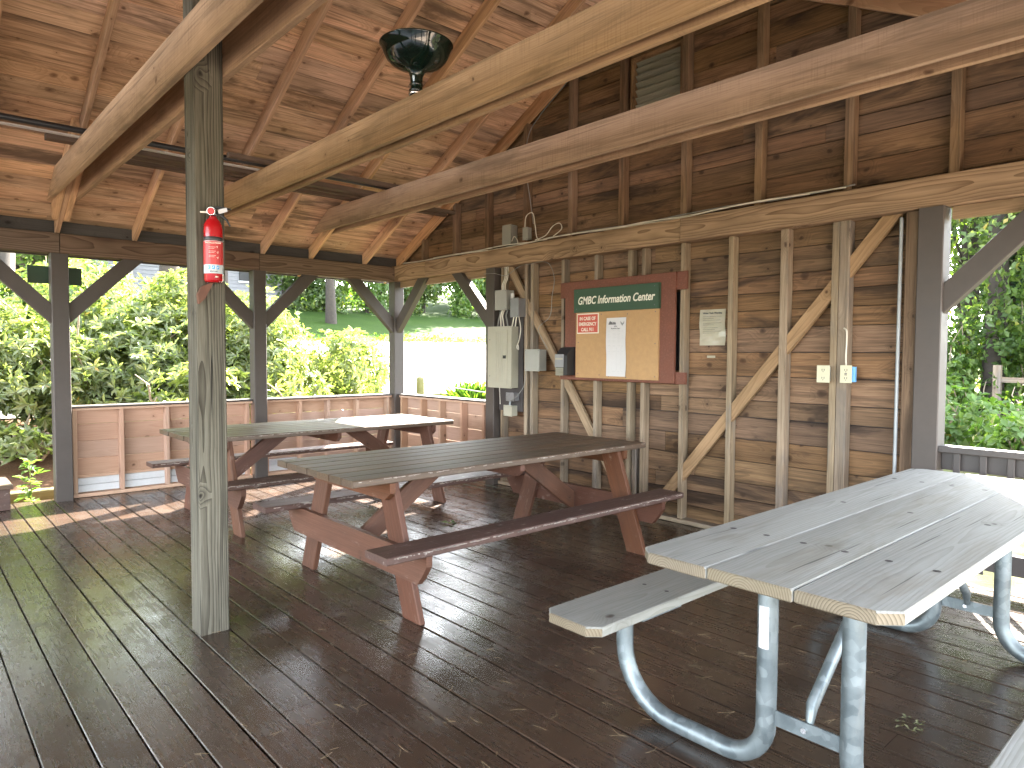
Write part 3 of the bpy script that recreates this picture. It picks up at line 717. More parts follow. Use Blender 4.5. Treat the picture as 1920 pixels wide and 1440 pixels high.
# ------------------------------------------------------------------ fire extinguisher
EX=empty('fire_extinguisher',(-3.69,1.262,1.86),label='red fire extinguisher hanging on the unpainted post',category='fire extinguisher')
ex,ey=-3.712,1.25; r=.046
MB().lathe([(0.001,1.862),(r*.85,1.862),(r,1.872),(r,2.135),(r*.93,2.158),(r*.72,2.178),(r*.45,2.19),(r*.42,2.20),(0.001,2.20)],(ex,ey,0)).build('cylinder','exred',EX)
MB().lathe([(r+.0008,2.072),(r+.002,2.074),(r+.002,2.090),(r+.0008,2.092)],(ex,ey,0)).build('strap','black',EX)
def patch(a0,a1,z0,z1,rr,mat,name,par):
    mb=MB(); n=10; vs=[];fs=[]
    for i in range(n+1):
        a=math.radians(a0+(a1-a0)*i/n)
        for z in (z0,z1): vs.append((ex+rr*math.cos(a),ey+rr*math.sin(a),z))
    for i in range(n): fs.append((2*i,2*i+2,2*i+3,2*i+1))
    mb._add(vs,fs,[(0,0,0)]*len(vs),.5); return mb.build(name,mat,par)
lab=patch(-115,75,1.905,2.070,r+.0012,'exwhite','label',EX)
patch(-100,62,1.950,2.068,r+.0018,'exlabel','label_field',EX)
A0=-18   # facing angle toward the viewer (camera is at +x,-y)
def onex(a,z,d=.002): 
    a=math.radians(a); return V((ex+(r+d)*math.cos(a),ey+(r+d)*math.sin(a),z)), a
def extext(s,size,a,z,mat):
    p,aa=onex(a,z,.0035); rot=Matrix.Rotation(aa+math.pi/2,4,'Z')@Matrix.Rotation(math.pi/2,4,'X')
    text('label_text',s,size,p,rot,mat,lab,off=.0003)
extext('INSTRUCTIONS',.0105,-19,2.055,'cream')
for i,zz in enumerate((2.038,2.031,2.017,2.010,1.995,1.988)): 
    mb=MB(); p,a=onex(-28,zz,.0026); q,_=onex(-5-(i%2)*8,zz,.0026); p2,_=onex(-45,zz,.0026)
    mb.tube([p2,p,q],.0008,4).build('label_line','cream',lab)
for zz,aa in ((2.04,5),(2.012,8),(1.985,8)):
    p,_=onex(aa-7,zz,.003); q,_=onex(aa+2,zz+.004,.003); t,_=onex(aa-2,zz-.006,.003); MB().tube([p,q,t],.0014,4).build('label_arrow','cream',lab)
for aa in (-45,-19,7):
    patch(aa-8,aa+8,1.926,1.944,r+.0022,'exblue','label_pictogram',lab)
    p,_=onex(aa-4,1.931,.003); q,_=onex(aa+2,1.939,.003); MB().tube([p,q],.002,5).build('pictogram_mark','cream',lab)
mbx=MB(); p,_=onex(-36,1.915,.0026); disc(mbx,p,.004,4,p-V((ex,ey,1.915))); mbx.build('maker_diamond','ink',lab)
extext('FIRST ALERT',.006,-14,1.9125,'ink')
extext('ABC',.009,0,1.884,'cream')
# valve, gauge, handle
MB().lathe([(.001,2.198),(.016,2.198),(.016,2.232),(.010,2.24),(.001,2.24)],(ex,ey,0),16).build('valve','black',EX)
d=V((math.cos(math.radians(A0-18)),math.sin(math.radians(A0-18)),0)); sdv=V((-d.y,d.x,0))
c0=V((ex,ey,2.222))
MB().tube([c0+d*.012,c0+d*.032],.021,20).build('gauge','chrome',EX)
MB().tube([c0+d*.031,c0+d*.0335],.0175,20).build('gauge_face','exlabel',EX)
MB().tube([c0+sdv*-.012,c0+sdv*-.062],[.006,.0045],10).build('nozzle','cream',EX)
MB().tube([c0+V((0,0,.02)),c0+sdv*.03+V((0,0,.024)),c0+sdv*.09+V((0,0,.016))],[.007,.008,.005],8).build('lever','black',EX)
MB().tube([c0+sdv*.012+V((0,0,-.005)),c0+sdv*.045+V((0,0,-.018)),c0+sdv*.07+V((0,0,-.04)),c0+sdv*.085+V((0,0,-.07))],[.006,.007,.006,.004],8).build('carry_handle','black',EX)
MB().beam(c0+sdv*.03+d*.01,c0+sdv*.075+d*.012+V((0,0,.012)),(0,0,1),.022,.0015,ch=.0003).build('inspection_tag','paper',EX)
MB().prism([(1.20,1.84),(1.26,1.87),(1.25,1.85),(1.215,1.78),(1.185,1.75),(1.18,1.80)],0,-3.768,-3.735).build('wooden_hook_bracket','brown',EX)
MB().box((-3.7695,1.235,1.85),(-3.7575,1.265,2.2),ch=.002).build('wall_hook','black',EX)

# ------------------------------------------------------------------ bowl lamp
LX,LY,LZ=-3.90,2.632,3.19
LP=empty('barn_lamp',(LX,LY,LZ),label='glossy dark green enamel bowl lamp on the middle tie beam',category='lamp')
prof=[(.038,.055),(.042,.135),(.055,.168),(.085,.185),(.125,.20),(.165,.222),(.197,.252),(.218,.29),(.229,.325),(.240,.336),(.243,.343),(.238,.347),(.224,.332),(.212,.295),(.19,.26),(.16,.232),(.12,.21),(.08,.197),(.05,.185),(.03,.15)]
MB().lathe(prof,(LX,LY,LZ),48).build('shade','enamel',LP)
MB().lathe([(.001,.0),(.043,.0),(.043,.035),(.05,.04),(.05,.052),(.036,.058),(.036,.075),(.042,.08),(.042,.095),(.034,.1)],(LX,LY,LZ),24).build('neck','enamel',LP)
MB().lathe([(.0505,.018),(.053,.02),(.053,.034),(.0505,.036)],(LX,LY,LZ),24).build('collar','chrome',LP)
MB().box((LX-.06,2.602,3.10),(LX+.05,2.670,3.19)).build('junction_box','gbox',LP)

# ------------------------------------------------------------------ notice board
NB=empty('notice_board',(-4.27,5.2,1.24),label='red brown notice board with green header and bare tan pin panel on the plank wall',category='notice board')
mb=MB(); mb.box((-4.945,5.157,1.245),(-3.605,5.176,2.232),ch=.002); mb.build('back_panel','boxred',NB)
MB().box((-5.03,5.177,2.075),(-3.50,5.1975,2.235),ch=.002).build('mounting_rail','boxred',NB); MB().box((-5.03,5.177,1.24),(-3.50,5.1975,1.345),ch=.002).build('mounting_rail','boxred',NB)
MB().box((-3.72,5.255,1.36),(-3.592,5.291,2.06)).build('gap_shade_strip','black',NB)  # black strip puts the shade of the gap beside the panel into colour
MB().box((-4.775,5.137,1.268),(-3.767,5.156,1.925),ch=.002).build('pin_panel','cork',NB)
H=MB().box((-4.787,5.118,1.915),(-3.757,5.1555,2.148),ch=.003).build('header_sign','green',NB)
text('lettering','GMBC Information Center',.106,V((-4.27,5.1165,1.995)),RW,'cream',H,shear=.25,off=.0018,sx=.80)
mb=MB()
for x,z in ((-4.74,2.12),(-3.80,2.12),(-3.80,1.95),(-4.75,1.95)): mb.tube([(x,5.1155,z),(x,5.118,z)],.005,6)
mb.build('sign_screw','ink',H,kind='stuff')
mb=MB()
for x,z in ((-4.74,1.62),(-4.74,1.31),(-4.46,1.30),(-4.34,1.27+.02),(-3.80,1.60),(-3.80,1.30),(-3.80,1.89),(-4.12,1.88),(-4.44,1.89),(-4.13,1.285)): mb.tube([(x,5.133,z),(x,5.1365,z)],.005,6)
mb.build('pushpin','ink',NB,kind='stuff')
ES=empty('emergency_sign',(-4.61,5.136,1.706),label='small red sign reading IN CASE OF EMERGENCY CALL 911 pinned to the notice board',category='sign')
MB().box((-4.753,5.131,1.706),(-4.470,5.1355,1.904),ch=.001).build('sign_border','cream',ES)
pnl=MB().box((-4.743,5.1285,1.716),(-4.480,5.1305,1.894),ch=.0005).build('sign_panel','signred',ES)
for s,z in (('IN CASE OF',1.838),('EMERGENCY',1.784),('CALL 911',1.730)):
    text('lettering',s,.047,V((-4.6115,5.1275,z)),RW,'cream',pnl,off=.0009,sx=.86)
def paper(name,x0,x1,z0,z1,y,label,mat):
    P=empty(name,((x0+x1)/2,y,z0),label=label,category='notice')
    mb=MB(); n=8; vs=[];fs=[]
    for i in range(n+1):
        z=z0+(z1-z0)*i/n
        for j in range(5):
            x=x0+(x1-x0)*j/4; dy=.003*math.sin(i*1.1+j*.7)+.004*(1 if j==4 and i<3 else 0)
            vs.append((x+.004*math.sin(i*.9),y-.004-abs(dy),z))
    for i in range(n):
        for j in range(4): fs.append((i*5+j,i*5+j+1,(i+1)*5+j+1,(i+1)*5+j))
    mb._add(vs,fs,[(0,0,0)]*len(vs),.5); mb.build('sheet',mat,P); return P
P1=paper('posted_schedule',-4.368,-4.130,1.292,1.849,5.134,'long white printed schedule sheet pinned to the notice board','paper')
Y=5.1215
mb=MB()
mb.prism([(-4.335,1.785),(-4.245,1.785),(-4.245,1.796),(-4.335,1.796)],1,Y-.0005,Y)
mb.prism([(-4.33,1.797),(-4.325,1.808),(-4.316,1.822),(-4.305,1.806),(-4.298,1.812),(-4.29,1.797)],1,Y-.0005,Y)
for k in range(4): mb.prism([(-4.285+k*.01,1.797),(-4.279+k*.01,1.797),(-4.279+k*.01,1.81-k*.001),(-4.285+k*.01,1.81-k*.001)],1,Y-.0005,Y)
for (a,b,c,d_) in ((-4.19,1.812,-4.168,1.785),(-4.168,1.785,-4.146,1.812),(-4.19,1.802,-4.168,1.775),(-4.168,1.775,-4.146,1.802)): mb.tube([(a,Y,b),(c,Y,d_)],.0018,4)
mb.build('letterhead_mark','ink',P1)
text('sheet_heading','2024',.018,V((-4.25,Y,1.762)),RW,'ink',P1); text('sheet_heading','Barbecue Days',.018,V((-4.25,Y,1.742)),RW,'ink',P1)
mb=MB()
for z in [1.728,1.718]+[1.70-.013*i for i in range(8)]+[1.585,1.575]+[1.53]+[1.34,1.325]:
    for xa,xb in ((-4.35,-4.30),(-4.285,-4.24),(-4.225,-4.19),(-4.175,-4.145)):
        if random.random()<.85: mb.tube([(xa,Y,z),(xb-random.uniform(0,.015),Y,z)],.0009,3)
for x in (-4.29,-4.235,-4.182): mb.tube([(x,Y,1.34),(x,Y,1.57)],.0005,3)
mb.build('print_lines','faint',P1,kind='stuff')
P2=paper('laminated_notice',-3.436,-3.185,1.583,1.893,5.291,'laminated printed notice on bare planks between two studs right of the notice board','laminate')
Y=5.2795
text('sheet_heading','Water Tank Warning',.021,V((-3.31,Y,1.855)),RW,'ink',P2,off=.0006)
mb=MB()
for z in [1.832,1.815,1.80,1.775,1.76,1.735,1.72,1.705,1.69]: mb.tube([(-3.40,Y,z),(-3.40+random.uniform(.1,.18),Y,z)],.0011,3)
mb.build('print_lines','ink',P2,kind='stuff')
tp=MB().box((-3.36,5.2885,1.475),(-3.28,5.2905,1.495),ch=.0004).build('tape_label','laminate'); tp['label']='tiny strip label stuck to the planks under the laminated notice'; tp['category']='label'
# money / key drop box
DB=empty('drop_box',(-4.90,5.15,1.29),label='black and grey metal drop box beside the lower left of the notice board',category='drop box')
MB().prism([(5.04,1.29),(5.157,1.29),(5.157,1.575),(5.10,1.565),(5.04,1.49)],0,-4.955,-4.80).build('housing','black',DB)
MB().box((-4.965,5.03,1.37),(-4.845,5.0395,1.50),ch=.003).build('flap','gbox2',DB); MB().box((-4.955,5.033,1.285),(-4.85,5.0395,1.365),ch=.003).build('perforated_plate','vent',DB)
MB().box((-4.955,5.027,1.445),(-4.85,5.0297,1.463),ch=.001).build('pale_stripe','panel',DB)

# ------------------------------------------------------------------ electrics
def ebox(name,x0,x1,y0,y1,z0,z1,mat,label,cover=True,cat='electrical box'):
    E=empty(name,((x0+x1)/2,y1,z0),label=label,category=cat)
    MB().box((x0+.004,y0+.004,z0+.004),(x1-.004,y1,z1-.004),ch=.003).build('housing',mat,E)
    C=MB().box((x0,y0-.004,z0),(x1,y0+.0035,z1),ch=.0015).build('cover',mat,E)
    mb=MB()
    for a in (x0+.012,x1-.012):
        for b in (z0+.012,z1-.012): mb.tube([(a,y0-.0062,b),(a,y0-.0045,b)],.004,6)
    mb.build('cover_screw','ink',C,kind='stuff')
    return E
bb=MB().box((-6.015,5.182,.86),(-5.61,5.199,2.02)).build('backer_board','backer'); bb['label']='dark painted backing board behind the breaker panel'; bb['category']='board'
EP=ebox('breaker_panel',-6.08,-5.675,5.075,5.182,1.12,1.808,'panel','large beige breaker panel with a long narrow door',cat='breaker panel')
DR=MB().box((-6.05,5.062,1.155),(-5.74,5.0705,1.77),ch=.004).build('door','panel',EP)
for i in range(4): MB().box((-5.93+i*.035,5.0585,1.18),(-5.915+i*.035,5.0618,1.75),ch=.001).build('door_rib','panel',DR)
MB().box((-5.80,5.055,1.45),(-5.755,5.0617,1.485),ch=.002).build('latch','black',DR)
mb=MB()
for z in (1.25,1.66): mb.tube([(-6.03,5.058,z),(-6.03,5.0615,z)],.005,8)
mb.build('door_hinge','ink',DR)
ebox('junction_box',-5.965,-5.77,5.08,5.198,1.99,2.212,'gbox','square light grey junction box up left above the breaker panel')
ebox('junction_box',-5.715,-5.58,5.09,5.198,1.905,2.112,'gbox2','dull steel switch box right of the light grey junction box')
ebox('junction_box',-5.475,-5.25,5.09,5.198,1.318,1.552,'gbox','grey junction box right of the breaker panel, on the stud')
ebox('junction_box',-5.79,-5.66,5.10,5.181,.978,1.072,'gbox2','small grey conduit box directly under the breaker panel')
ebox('junction_box',-5.83,-5.69,5.10,5.181,.808,.93,'panel','lowest white switch box on the dark backing board')
ebox('control_box',-5.97,-5.82,5.19,5.289,2.72,2.95,'gbox','white control box high on the gable planks above the wall plate')
ebox('control_box',-5.575,-5.49,5.14,5.198,2.735,2.87,'gbox','small grey relay box fixed to a gable stud beside looping wires')
st=MB().box((-5.735,5.11,2.09),(-5.695,5.13,2.17),ch=.002).build('power_strip_end','paper'); st['label']='narrow white fitting between the two upper grey boxes'; st['category']='fitting'
def wire(name,pts,r,mat,label,sm=6):
    P=[V(p) for p in pts]; out=[]
    for i in range(len(P)-1):
        a=P[max(i-1,0)];b=P[i];c=P[i+1];d=P[min(i+2,len(P)-1)]
        for k in range(sm):
            t=k/sm; out.append(.5*((2*b)+(c-a)*t+(2*a-5*b+4*c-d)*t*t+(3*b-a-3*c+d)*t**3))
    out.append(P[-1]); o=MB().tube(out,r,6).build(name,mat); o['label']=label; o['category']='cable'; return o
pts=[]
for i in range(20):
    x=-7.95+i*.305; pts.append((x,5.155+random.uniform(-.012,.02),2.70+random.uniform(0,.012)+(.03*math.sin(i*.8) if x>-7 else 0)*.5))
wire('cable',pts,.0065,'cable','pale cable lying wavy along the whole top of the gable plate')
pts=[(p[0]*.985+.0,p[1]-.014,2.70+random.uniform(0,.018)) for p in pts[2:-1]]
wire('cable',pts,.006,'cable','second pale cable sagging slightly in front on the gable plate')
pts=[(-4.8+i*.3,5.17+random.uniform(-.01,.01),2.71+random.uniform(0,.02)) for i in range(10)]
wire('cable',pts,.006,'cabledark','grey cable on the gable plate running toward the right end')
wire('cable',[(-5.53,5.13,2.87),(-5.50,5.12,2.98),(-5.40,5.12,3.0),(-5.36,5.12,2.86),(-5.33,5.13,2.72),(-5.2,5.14,2.70)],.005,'cable','pale wire looping up over the small relay box')
wire('cable',[(-5.36,5.12,2.71),(-5.2,5.12,2.74),(-5.1,5.12,2.82),(-5.0,5.12,2.84),(-4.98,5.13,2.78),(-5.1,5.13,2.72)],.005,'cable','pale coil of spare wire standing on the gable plate')
wire('cable',[(-5.82,5.2,2.76),(-5.75,5.17,2.80),(-5.68,5.15,2.76),(-5.66,5.15,2.71)],.005,'cable','short pale lead leaving the white control box')
for i,x in enumerate((-5.91,-5.885,-5.86)):
    wire('cable',[(x,5.18,2.48),(x+.01,5.17,2.36),(x-.008,5.15,2.28),(x+.003,5.14,2.205)],.0055,'cable',('leftmost','middle','rightmost')[i]+' of three pale cables dropping from the plate to the light grey box')
wire('cable',[(-6.2,5.11,2.42),(-6.0,5.10,2.41),(-5.8,5.10,2.37),(-5.6,5.11,2.45),(-5.42,5.13,2.47),(-5.2,5.15,2.46),(-5.12,5.17,2.30),(-5.15,5.17,2.1),(-5.18,5.17,1.9),(-5.33,5.15,1.78),(-5.28,5.16,1.66),(-5.22,5.18,1.56)],.0035,'cabledark','thin green grey wire swinging across and down to the right hand box')
for i,(xa,xb,mt) in enumerate(((-5.93,-5.99,'cabledark'),(-5.91,-5.93,'cable'),(-5.88,-5.88,'cable'),(-5.82,-5.81,'cabledark'),(-5.68,-5.74,'cable'),(-5.64,-5.69,'cable'))):
    wire('cable',[(xa,5.15,2.0 if i<4 else 1.91),(xa-.01,5.13,1.93),((xa+xb)/2,5.13,1.87),(xb,5.14,1.80)],.008,mt,('leftmost dark','first pale','second pale','right dark','long pale','rightmost pale')[i]+' cable entering the top of the breaker panel' )
wire('cable',[(-5.62,5.13,1.91),(-5.59,5.13,1.78),(-5.60,5.12,1.66),(-5.64,5.12,1.58),(-5.61,5.12,1.55),(-5.63,5.13,1.60)],.005,'cable','pale lead hanging down right of the breaker panel')
wire('cable',[(-5.52,5.15,1.32),(-5.53,5.13,1.16),(-5.60,5.09,1.04),(-5.72,5.08,.98),(-5.78,5.09,1.02),(-5.72,5.09,1.05)],.0035,'cabledark','thin wire curling from the right box to the small conduit box')
wire('cable',[(-5.95,5.14,1.12),(-5.93,5.13,1.0),(-5.95,5.15,.93)],.004,'cable','short pale wire hanging left under the breaker panel')
wire('conduit',[(-5.76,5.14,.98),(-5.77,5.14,.95),(-5.77,5.14,.925)],.011,'conduit','short conduit nipple between the two lowest boxes')
wire('rake_wire',[(-5.45,5.18,2.9),(-5.5,5.17,3.2),(-5.56,5.16,3.55),(-5.5,5.15,3.85),(-5.3,5.14,4.02),(-5.0,5.14,4.2),(-4.9,5.14,4.27)],.005,'cabledark','dark wire climbing from the gable plate up the sloping rafter')
cd=MB().tube([(-1.795,5.2,.18),(-1.795,5.2,2.45)],.0125,10).build('conduit','conduit'); cd['label']='long straight grey conduit beside the dark right hand post'; cd['category']='conduit'
def outlet(x0,x1,z0,z1,y,label,gf=False):
    O=empty('wall_outlet',((x0+x1)/2,y,z0),label=label,category='outlet')
    P=MB().box((x0,y,z0),(x1,y+.006,z1),ch=.002).build('cover_plate','plateplastic',O)
    MB().box((x0+.012,y+.0065,z0+.012),(x1-.012,5.2 if not gf else 5.199,z1-.012),ch=.002).build('back_box','blue' if gf else 'gbox',O)
    xc=(x0+x1)/2; zc=(z0+z1)/2; mb=MB()
    for dz in (-.03,.03):
        mb.prism([(xc-.010,zc+dz-.006),(xc-.006,zc+dz-.006),(xc-.006,zc+dz+.008),(xc-.010,zc+dz+.008)],1,y-.0012,y)
        mb.prism([(xc+.006,zc+dz-.006),(xc+.010,zc+dz-.006),(xc+.010,zc+dz+.008),(xc+.006,zc+dz+.008)],1,y-.0012,y)
        disc(mb,(xc,y-.001,zc+dz-.013),.0035,8,(0,-1,0))
    if gf: mb.prism([(xc-.009,zc-.008),(xc+.009,zc-.008),(xc+.009,zc-.002),(xc-.009,zc-.002)],1,y-.0014,y); mb.prism([(xc-.009,zc+.002),(xc+.009,zc+.002),(xc+.009,zc+.008),(xc-.009,zc+.008)],1,y-.0014,y)
    mb.build('socket_slots','ink',P)
    return O
outlet(-2.335,-2.24,1.30,1.427,5.152,'plain almond double outlet left of the double stud')
O=outlet(-2.165,-2.082,1.302,1.43,5.152,'almond GFI outlet fed by a pale cable, on the double stud',True)
bx=MB().box((-2.125,5.165,1.31),(-2.065,5.199,1.42)).build('outlet_box','blue'); bx['label']='bright blue plastic outlet box sticking out behind the GFI outlet'; bx['category']='outlet box'
wire('cable',[(-2.16,5.19,1.70),(-2.135,5.175,1.68),(-2.13,5.17,1.60),(-2.135,5.175,1.50),(-2.13,5.17,1.43)],.006,'cable','pale cable coming out of the stud down into the GFI outlet')

# ------------------------------------------------------------------ things stored on the ties
def stick(y0,y1,x,w,h,mat,label,z=3.184,name='lumber',cat='lumber'):
    o=MB().box((x-w/2,y0,z),(x+w/2,y1,z+h)).build(name,mat); o['label']=label; o['category']=cat; o['group']='lengths stored across the tie beams'; return o
o=MB().tube([(-6.33,-3.0,3.212),(-6.26,4.35,3.212)],.024,10).build('black_pipe','black'); o['label']='long black pipe laid across the tie beams'; o['category']='pipe'
stick(-3,2.9,-6.40,.05,.012,'white','thin pale strip lying right beside the black pipe',3.184)
stick(.95,4.15,-6.62,.09,.05,'stick','stored board ending at the near tie, next after the pipe')
stick(1.45,5.12,-6.78,.05,.04,'stick','second stored length, dark edged, middle one on the ties')
stick(1.6,5.12,-6.96,.07,.045,'stick','stored length closest to the eave on top of the ties')
stick(2.2,4.6,-6.14,.06,.04,'stick','stored grey length lying closest to the roof ridge')

# ------------------------------------------------------------------ green sign, step box
o=MB().box((-8.37,1.02,2.185),(-8.345,1.485,2.36),ch=.002).build('green_sign','green'); o['label']='dark green sign seen from behind, outside the left painted post'; o['category']='sign'
ST=empty('wooden_step',(-8.2,.3,0),label='low red brown box step with pale worn top at the left edge of the deck',category='step')
mb=MB()
for i in range(3): mb.box((-8.55+i*.2,-.6,.205),(-8.355+i*.2,.82,.243),ch=.004)
mb.build('step_top','top',ST); MB().box((-8.52,-.58,.003),(-7.985,.80,.204)).build('step_box','bench',ST)
for (z0,z1),lb in (((-.30,-.16),'lower mossy landscape timber along the deck edge'),((-.158,-.01),'upper mossy landscape timber along the deck edge')):
    o=MB().box((-9.15,-4,z0),(-9.0,5.9,z1),ch=.01).build('landscape_timber','timber'); o['label']=lb; o['category']='timber'; o['group']='timbers edging the deck'

# ------------------------------------------------------------------ vegetation
def leafmesh(name, C, N, size, mat, parent=None, aspect=.35, per=1, tilt=.6, **tags):
    """C centres (n,3), N outward directions (n,3): 'per' leaves radiate round each direction"""
    n=len(C); C=np.repeat(C,per,0); N=np.repeat(N,per,0); m=len(C)
    sz=size*rng.uniform(.6,1.25,m)
    N=N/np.linalg.norm(N,axis=1,keepdims=True)
    rv=rng.normal(size=(m,3)); T=np.cross(N,rv); T/=np.linalg.norm(T,axis=1,keepdims=True)+1e-9
    dr=T+N*rng.normal(tilt,.35,m)[:,None]; dr/=np.linalg.norm(dr,axis=1,keepdims=True)
    B=np.cross(dr,N); B/=np.linalg.norm(B,axis=1,keepdims=True)+1e-9
    U=np.cross(B,dr)
    base=C; tip=C+dr*sz[:,None]-U*(sz*.12)[:,None]; mid=C+dr*(sz*.55)[:,None]+U*(sz*.03)[:,None]
    hw=(sz*aspect*.5)[:,None]
    l=mid+B*hw+U*hw*.25; r_=mid-B*hw+U*hw*.25
    vs=np.stack([base,l,tip,r_],1).reshape(-1,3)
    idx=np.arange(m)*4
    f=np.stack([idx,idx+1,idx+2,idx,idx+2,idx+3],1).reshape(-1)
    me=bpy.data.meshes.new(name); me.vertices.add(m*4); me.vertices.foreach_set('co',vs.astype(np.float32).ravel())
    me.loops.add(m*6); me.loops.foreach_set('vertex_index',f.astype(np.int32)); me.polygons.add(m*2)
    me.polygons.foreach_set('loop_start',np.arange(m*2,dtype=np.int32)*3); me.polygons.foreach_set('loop_total',np.full(m*2,3,dtype=np.int32))
    me.update(calc_edges=True); me.validate()
    rr=np.repeat(np.clip(np.repeat(rng.uniform(0,1,n),per)*.6+rng.uniform(0,.4,m),0,1),4)
    a=me.attributes.new('rnd','FLOAT','POINT'); a.data.foreach_set('value',rr.astype(np.float32))
    return link(name,me,mat,parent,**tags)
def blobs(n,c,rad,k=9,shell=.35):
    """points on/in a cluster of lumpy clumps inside an ellipsoid"""
    c=np.array(c); rad=np.array(rad)
    cen=rng.normal(size=(k,3)); cen/=np.linalg.norm(cen,axis=1,keepdims=True); cen*=rng.uniform(.25,.75,(k,1)); cr=rng.uniform(.32,.55,k)
    pick=rng.integers(0,k,n); d=rng.normal(size=(n,3)); d/=np.linalg.norm(d,axis=1,keepdims=True)
    q=cen[pick]+d*(cr[pick]*(1-shell*rng.uniform(0,1,n)**1.5))[:,None]
    return c+q*rad, d*np.array([1,1,1])+np.array([0,0,.45])
def bush(name,c,rad,n,size,mat,label,cat,group,per=8,k=12,aspect=.3,tilt=.5,stems=9,stemmat='twig'):
    z0=gz(c[0],c[1]); B=empty(name,(c[0],c[1],z0),label=label,category=cat,group=group)
    C,N=blobs(n,c,rad,k); ok=C[:,2]>z0+.12; C=C[ok]; N=N[ok]
    leafmesh('foliage',C,N,size,mat,B,aspect=aspect,per=per,tilt=tilt)
    mb=MB()
    for i in range(stems):
        a=random.uniform(0,6.28); p=V((c[0]+.15*math.cos(a),c[1]+.15*math.sin(a),z0-.05)); P=[p]
        e=V((c[0]+rad[0]*.8*math.cos(a)*random.uniform(.4,1),c[1]+rad[1]*.8*math.sin(a)*random.uniform(.4,1),c[2]+rad[2]*random.uniform(.1,.8)))
        for t in (.2,.4,.6,.8,1): P.append(p.lerp(e,t)+V((random.uniform(-.1,.1),random.uniform(-.1,.1),.25*math.sin(t*3)*random.uniform(.2,1))))
        mb.tube(P,[.028,.025,.02,.016,.012,.006],6)
    mb.build('stems',stemmat,B); return B
RG='rhododendrons along the left side'
bush('rhododendron',(-11.5,2.1,1.4),(1.8,1.8,1.55),3600,.145,'rhodo','tallest rhododendron bush, right behind the two left painted posts','bush',RG,k=20)
bush('rhododendron',(-11.8,4.2,1.3),(1.8,1.5,1.5),3200,.145,'rhodo','rhododendron bush seen between the grey post and the second painted post','bush',RG,k=18)
bush('rhododendron',(-12.2,6.45,1.0),(1.3,1.15,1.2),1500,.14,'rhodo','rhododendron bush nearest the pavilion corner, with bleached sunlit leaves','bush',RG)
bush('rhododendron',(-11.8,.1,1.15),(1.9,1.6,1.35),3000,.145,'rhodo','rhododendron bush left of the first painted post, at the photo edge','bush',RG,k=16)
bush('rhododendron',(-10.3,3.0,.45),(.9,1.2,1.0),520,.16,'rhodo','low rhododendron bush crowding the half wall','bush',RG)
bush('rhododendron',(-10.1,4.6,.3),(.8,.9,.95),400,.16,'rhodo','lowest rhododendron bush under the rail of the half wall','bush',RG)
bush('rhododendron',(-10.6,1.2,.2),(.8,.7,.75),300,.16,'rhodo','small rhododendron beside the mulch, left of the first painted post','bush',RG)
bush('rhododendron',(-11.9,-2.2,.9),(1.8,1.8,1.6),900,.19,'rhodo','rhododendron bush farthest left, out past the step','bush',RG)

def tree(name,x,y,h,rad,n,size,mat,label,group,k=14,trunk=.22,aspect=.6,low=.25,cat='tree',per=3,limbs=8):
    z0=gz(x,y); T=empty(name,(x,y,z0),label=label,category=cat,group=group)
    C,N=blobs(n,(x,y,z0+h*(.5+low/2)),(rad,rad,h*(.5-low/2)*1.15),k,.6)
    leafmesh('crown',C,N,size,mat,T,aspect=aspect,per=per,tilt=.1)
    mb=MB(); P=[V((x,y,z0-.2))]
    for i in range(1,7): P.append(V((x+random.uniform(-.12,.12)*i*.5,y+random.uniform(-.12,.12)*i*.5,z0+h*.88*i/6)))
    mb.tube(P,[trunk*1.25]+[trunk*(1-i/7) for i in range(1,7)],9)
    for i in range(limbs):
        q=P[random.randint(2,5)]; a=random.uniform(0,6.28); e=q+V((math.cos(a)*rad*.75,math.sin(a)*rad*.75,h*.1+random.uniform(0,h*.1)))
        mb.tube([q,q.lerp(e,.5)+V((0,0,.15)),e],[trunk*.35,trunk*.22,.02],6)
    mb.build('trunk','bark',T); return T
# hedge and trees beyond the lawn, seen in the corner
TG='trees beyond the lawn'
specs=[(-46,36,9,5.5,1500,.42,'leafA','big rounded tree at the top of the lawn, behind the corner post'),
 (-50,28,10,5.5,1500,.42,'leafB','darker tree left of the corner post beyond the lawn'),
 (-41,42,8,4.8,1500,.38,'leafA','bushy tree at the right end of the lawn'),
 (-38,50,9,5.2,1100,.4,'leafB','tree behind the breaker panel post, past the lawn'),
 (-52,18,11,5.5,1100,.45,'leafA','tall tree beyond the grey house, right side'),
 (-54,6,12,6,1100,.45,'leafB','tall tree behind the grey house'),
 (-50,-4,11,6,1000,.45,'leafA','tree beyond the drive at the far left'),
 (-44,-14,11,6,800,.45,'leafB','outermost left tree beyond the drive'),
 (-56,40,14,7,1000,.5,'leafB','tallest tree rising behind the lawn hedge')]
for s in specs: tree('broadleaf_tree',s[0],s[1],s[2],s[3],s[4],s[5],s[6],s[7],TG,low=.0)
o=tree('large_tree',-16.5,1.5,11,3.2,900,.3,'leafB','thick barked tree at the upper left edge, behind the bushes',TG,trunk=.42,low=.45)
tree('large_tree',-24.0,6.7,12,3.5,900,.32,'leafB','brown trunked tree behind the bushes, left of the second painted post',TG,trunk=.38,low=.5)
for i,(x,y,h,r,lb) in enumerate(((-17.5,-1.6,8,2.3,'green tree just behind the leftmost bushes'),(-19,-5,10,2.8,'second green tree left behind the step bushes'),(-18,-9,10,3,'third green tree out of the left side'),(-20.5,2.6,7,2.0,'slender green tree by the grey house corner'),(-17,-13.5,10,3,'green tree farthest out to the left'))):
    tree('broadleaf_tree',x,y,h,r,1300,.24,'leafA',lb,TG,low=-.02,trunk=.16)
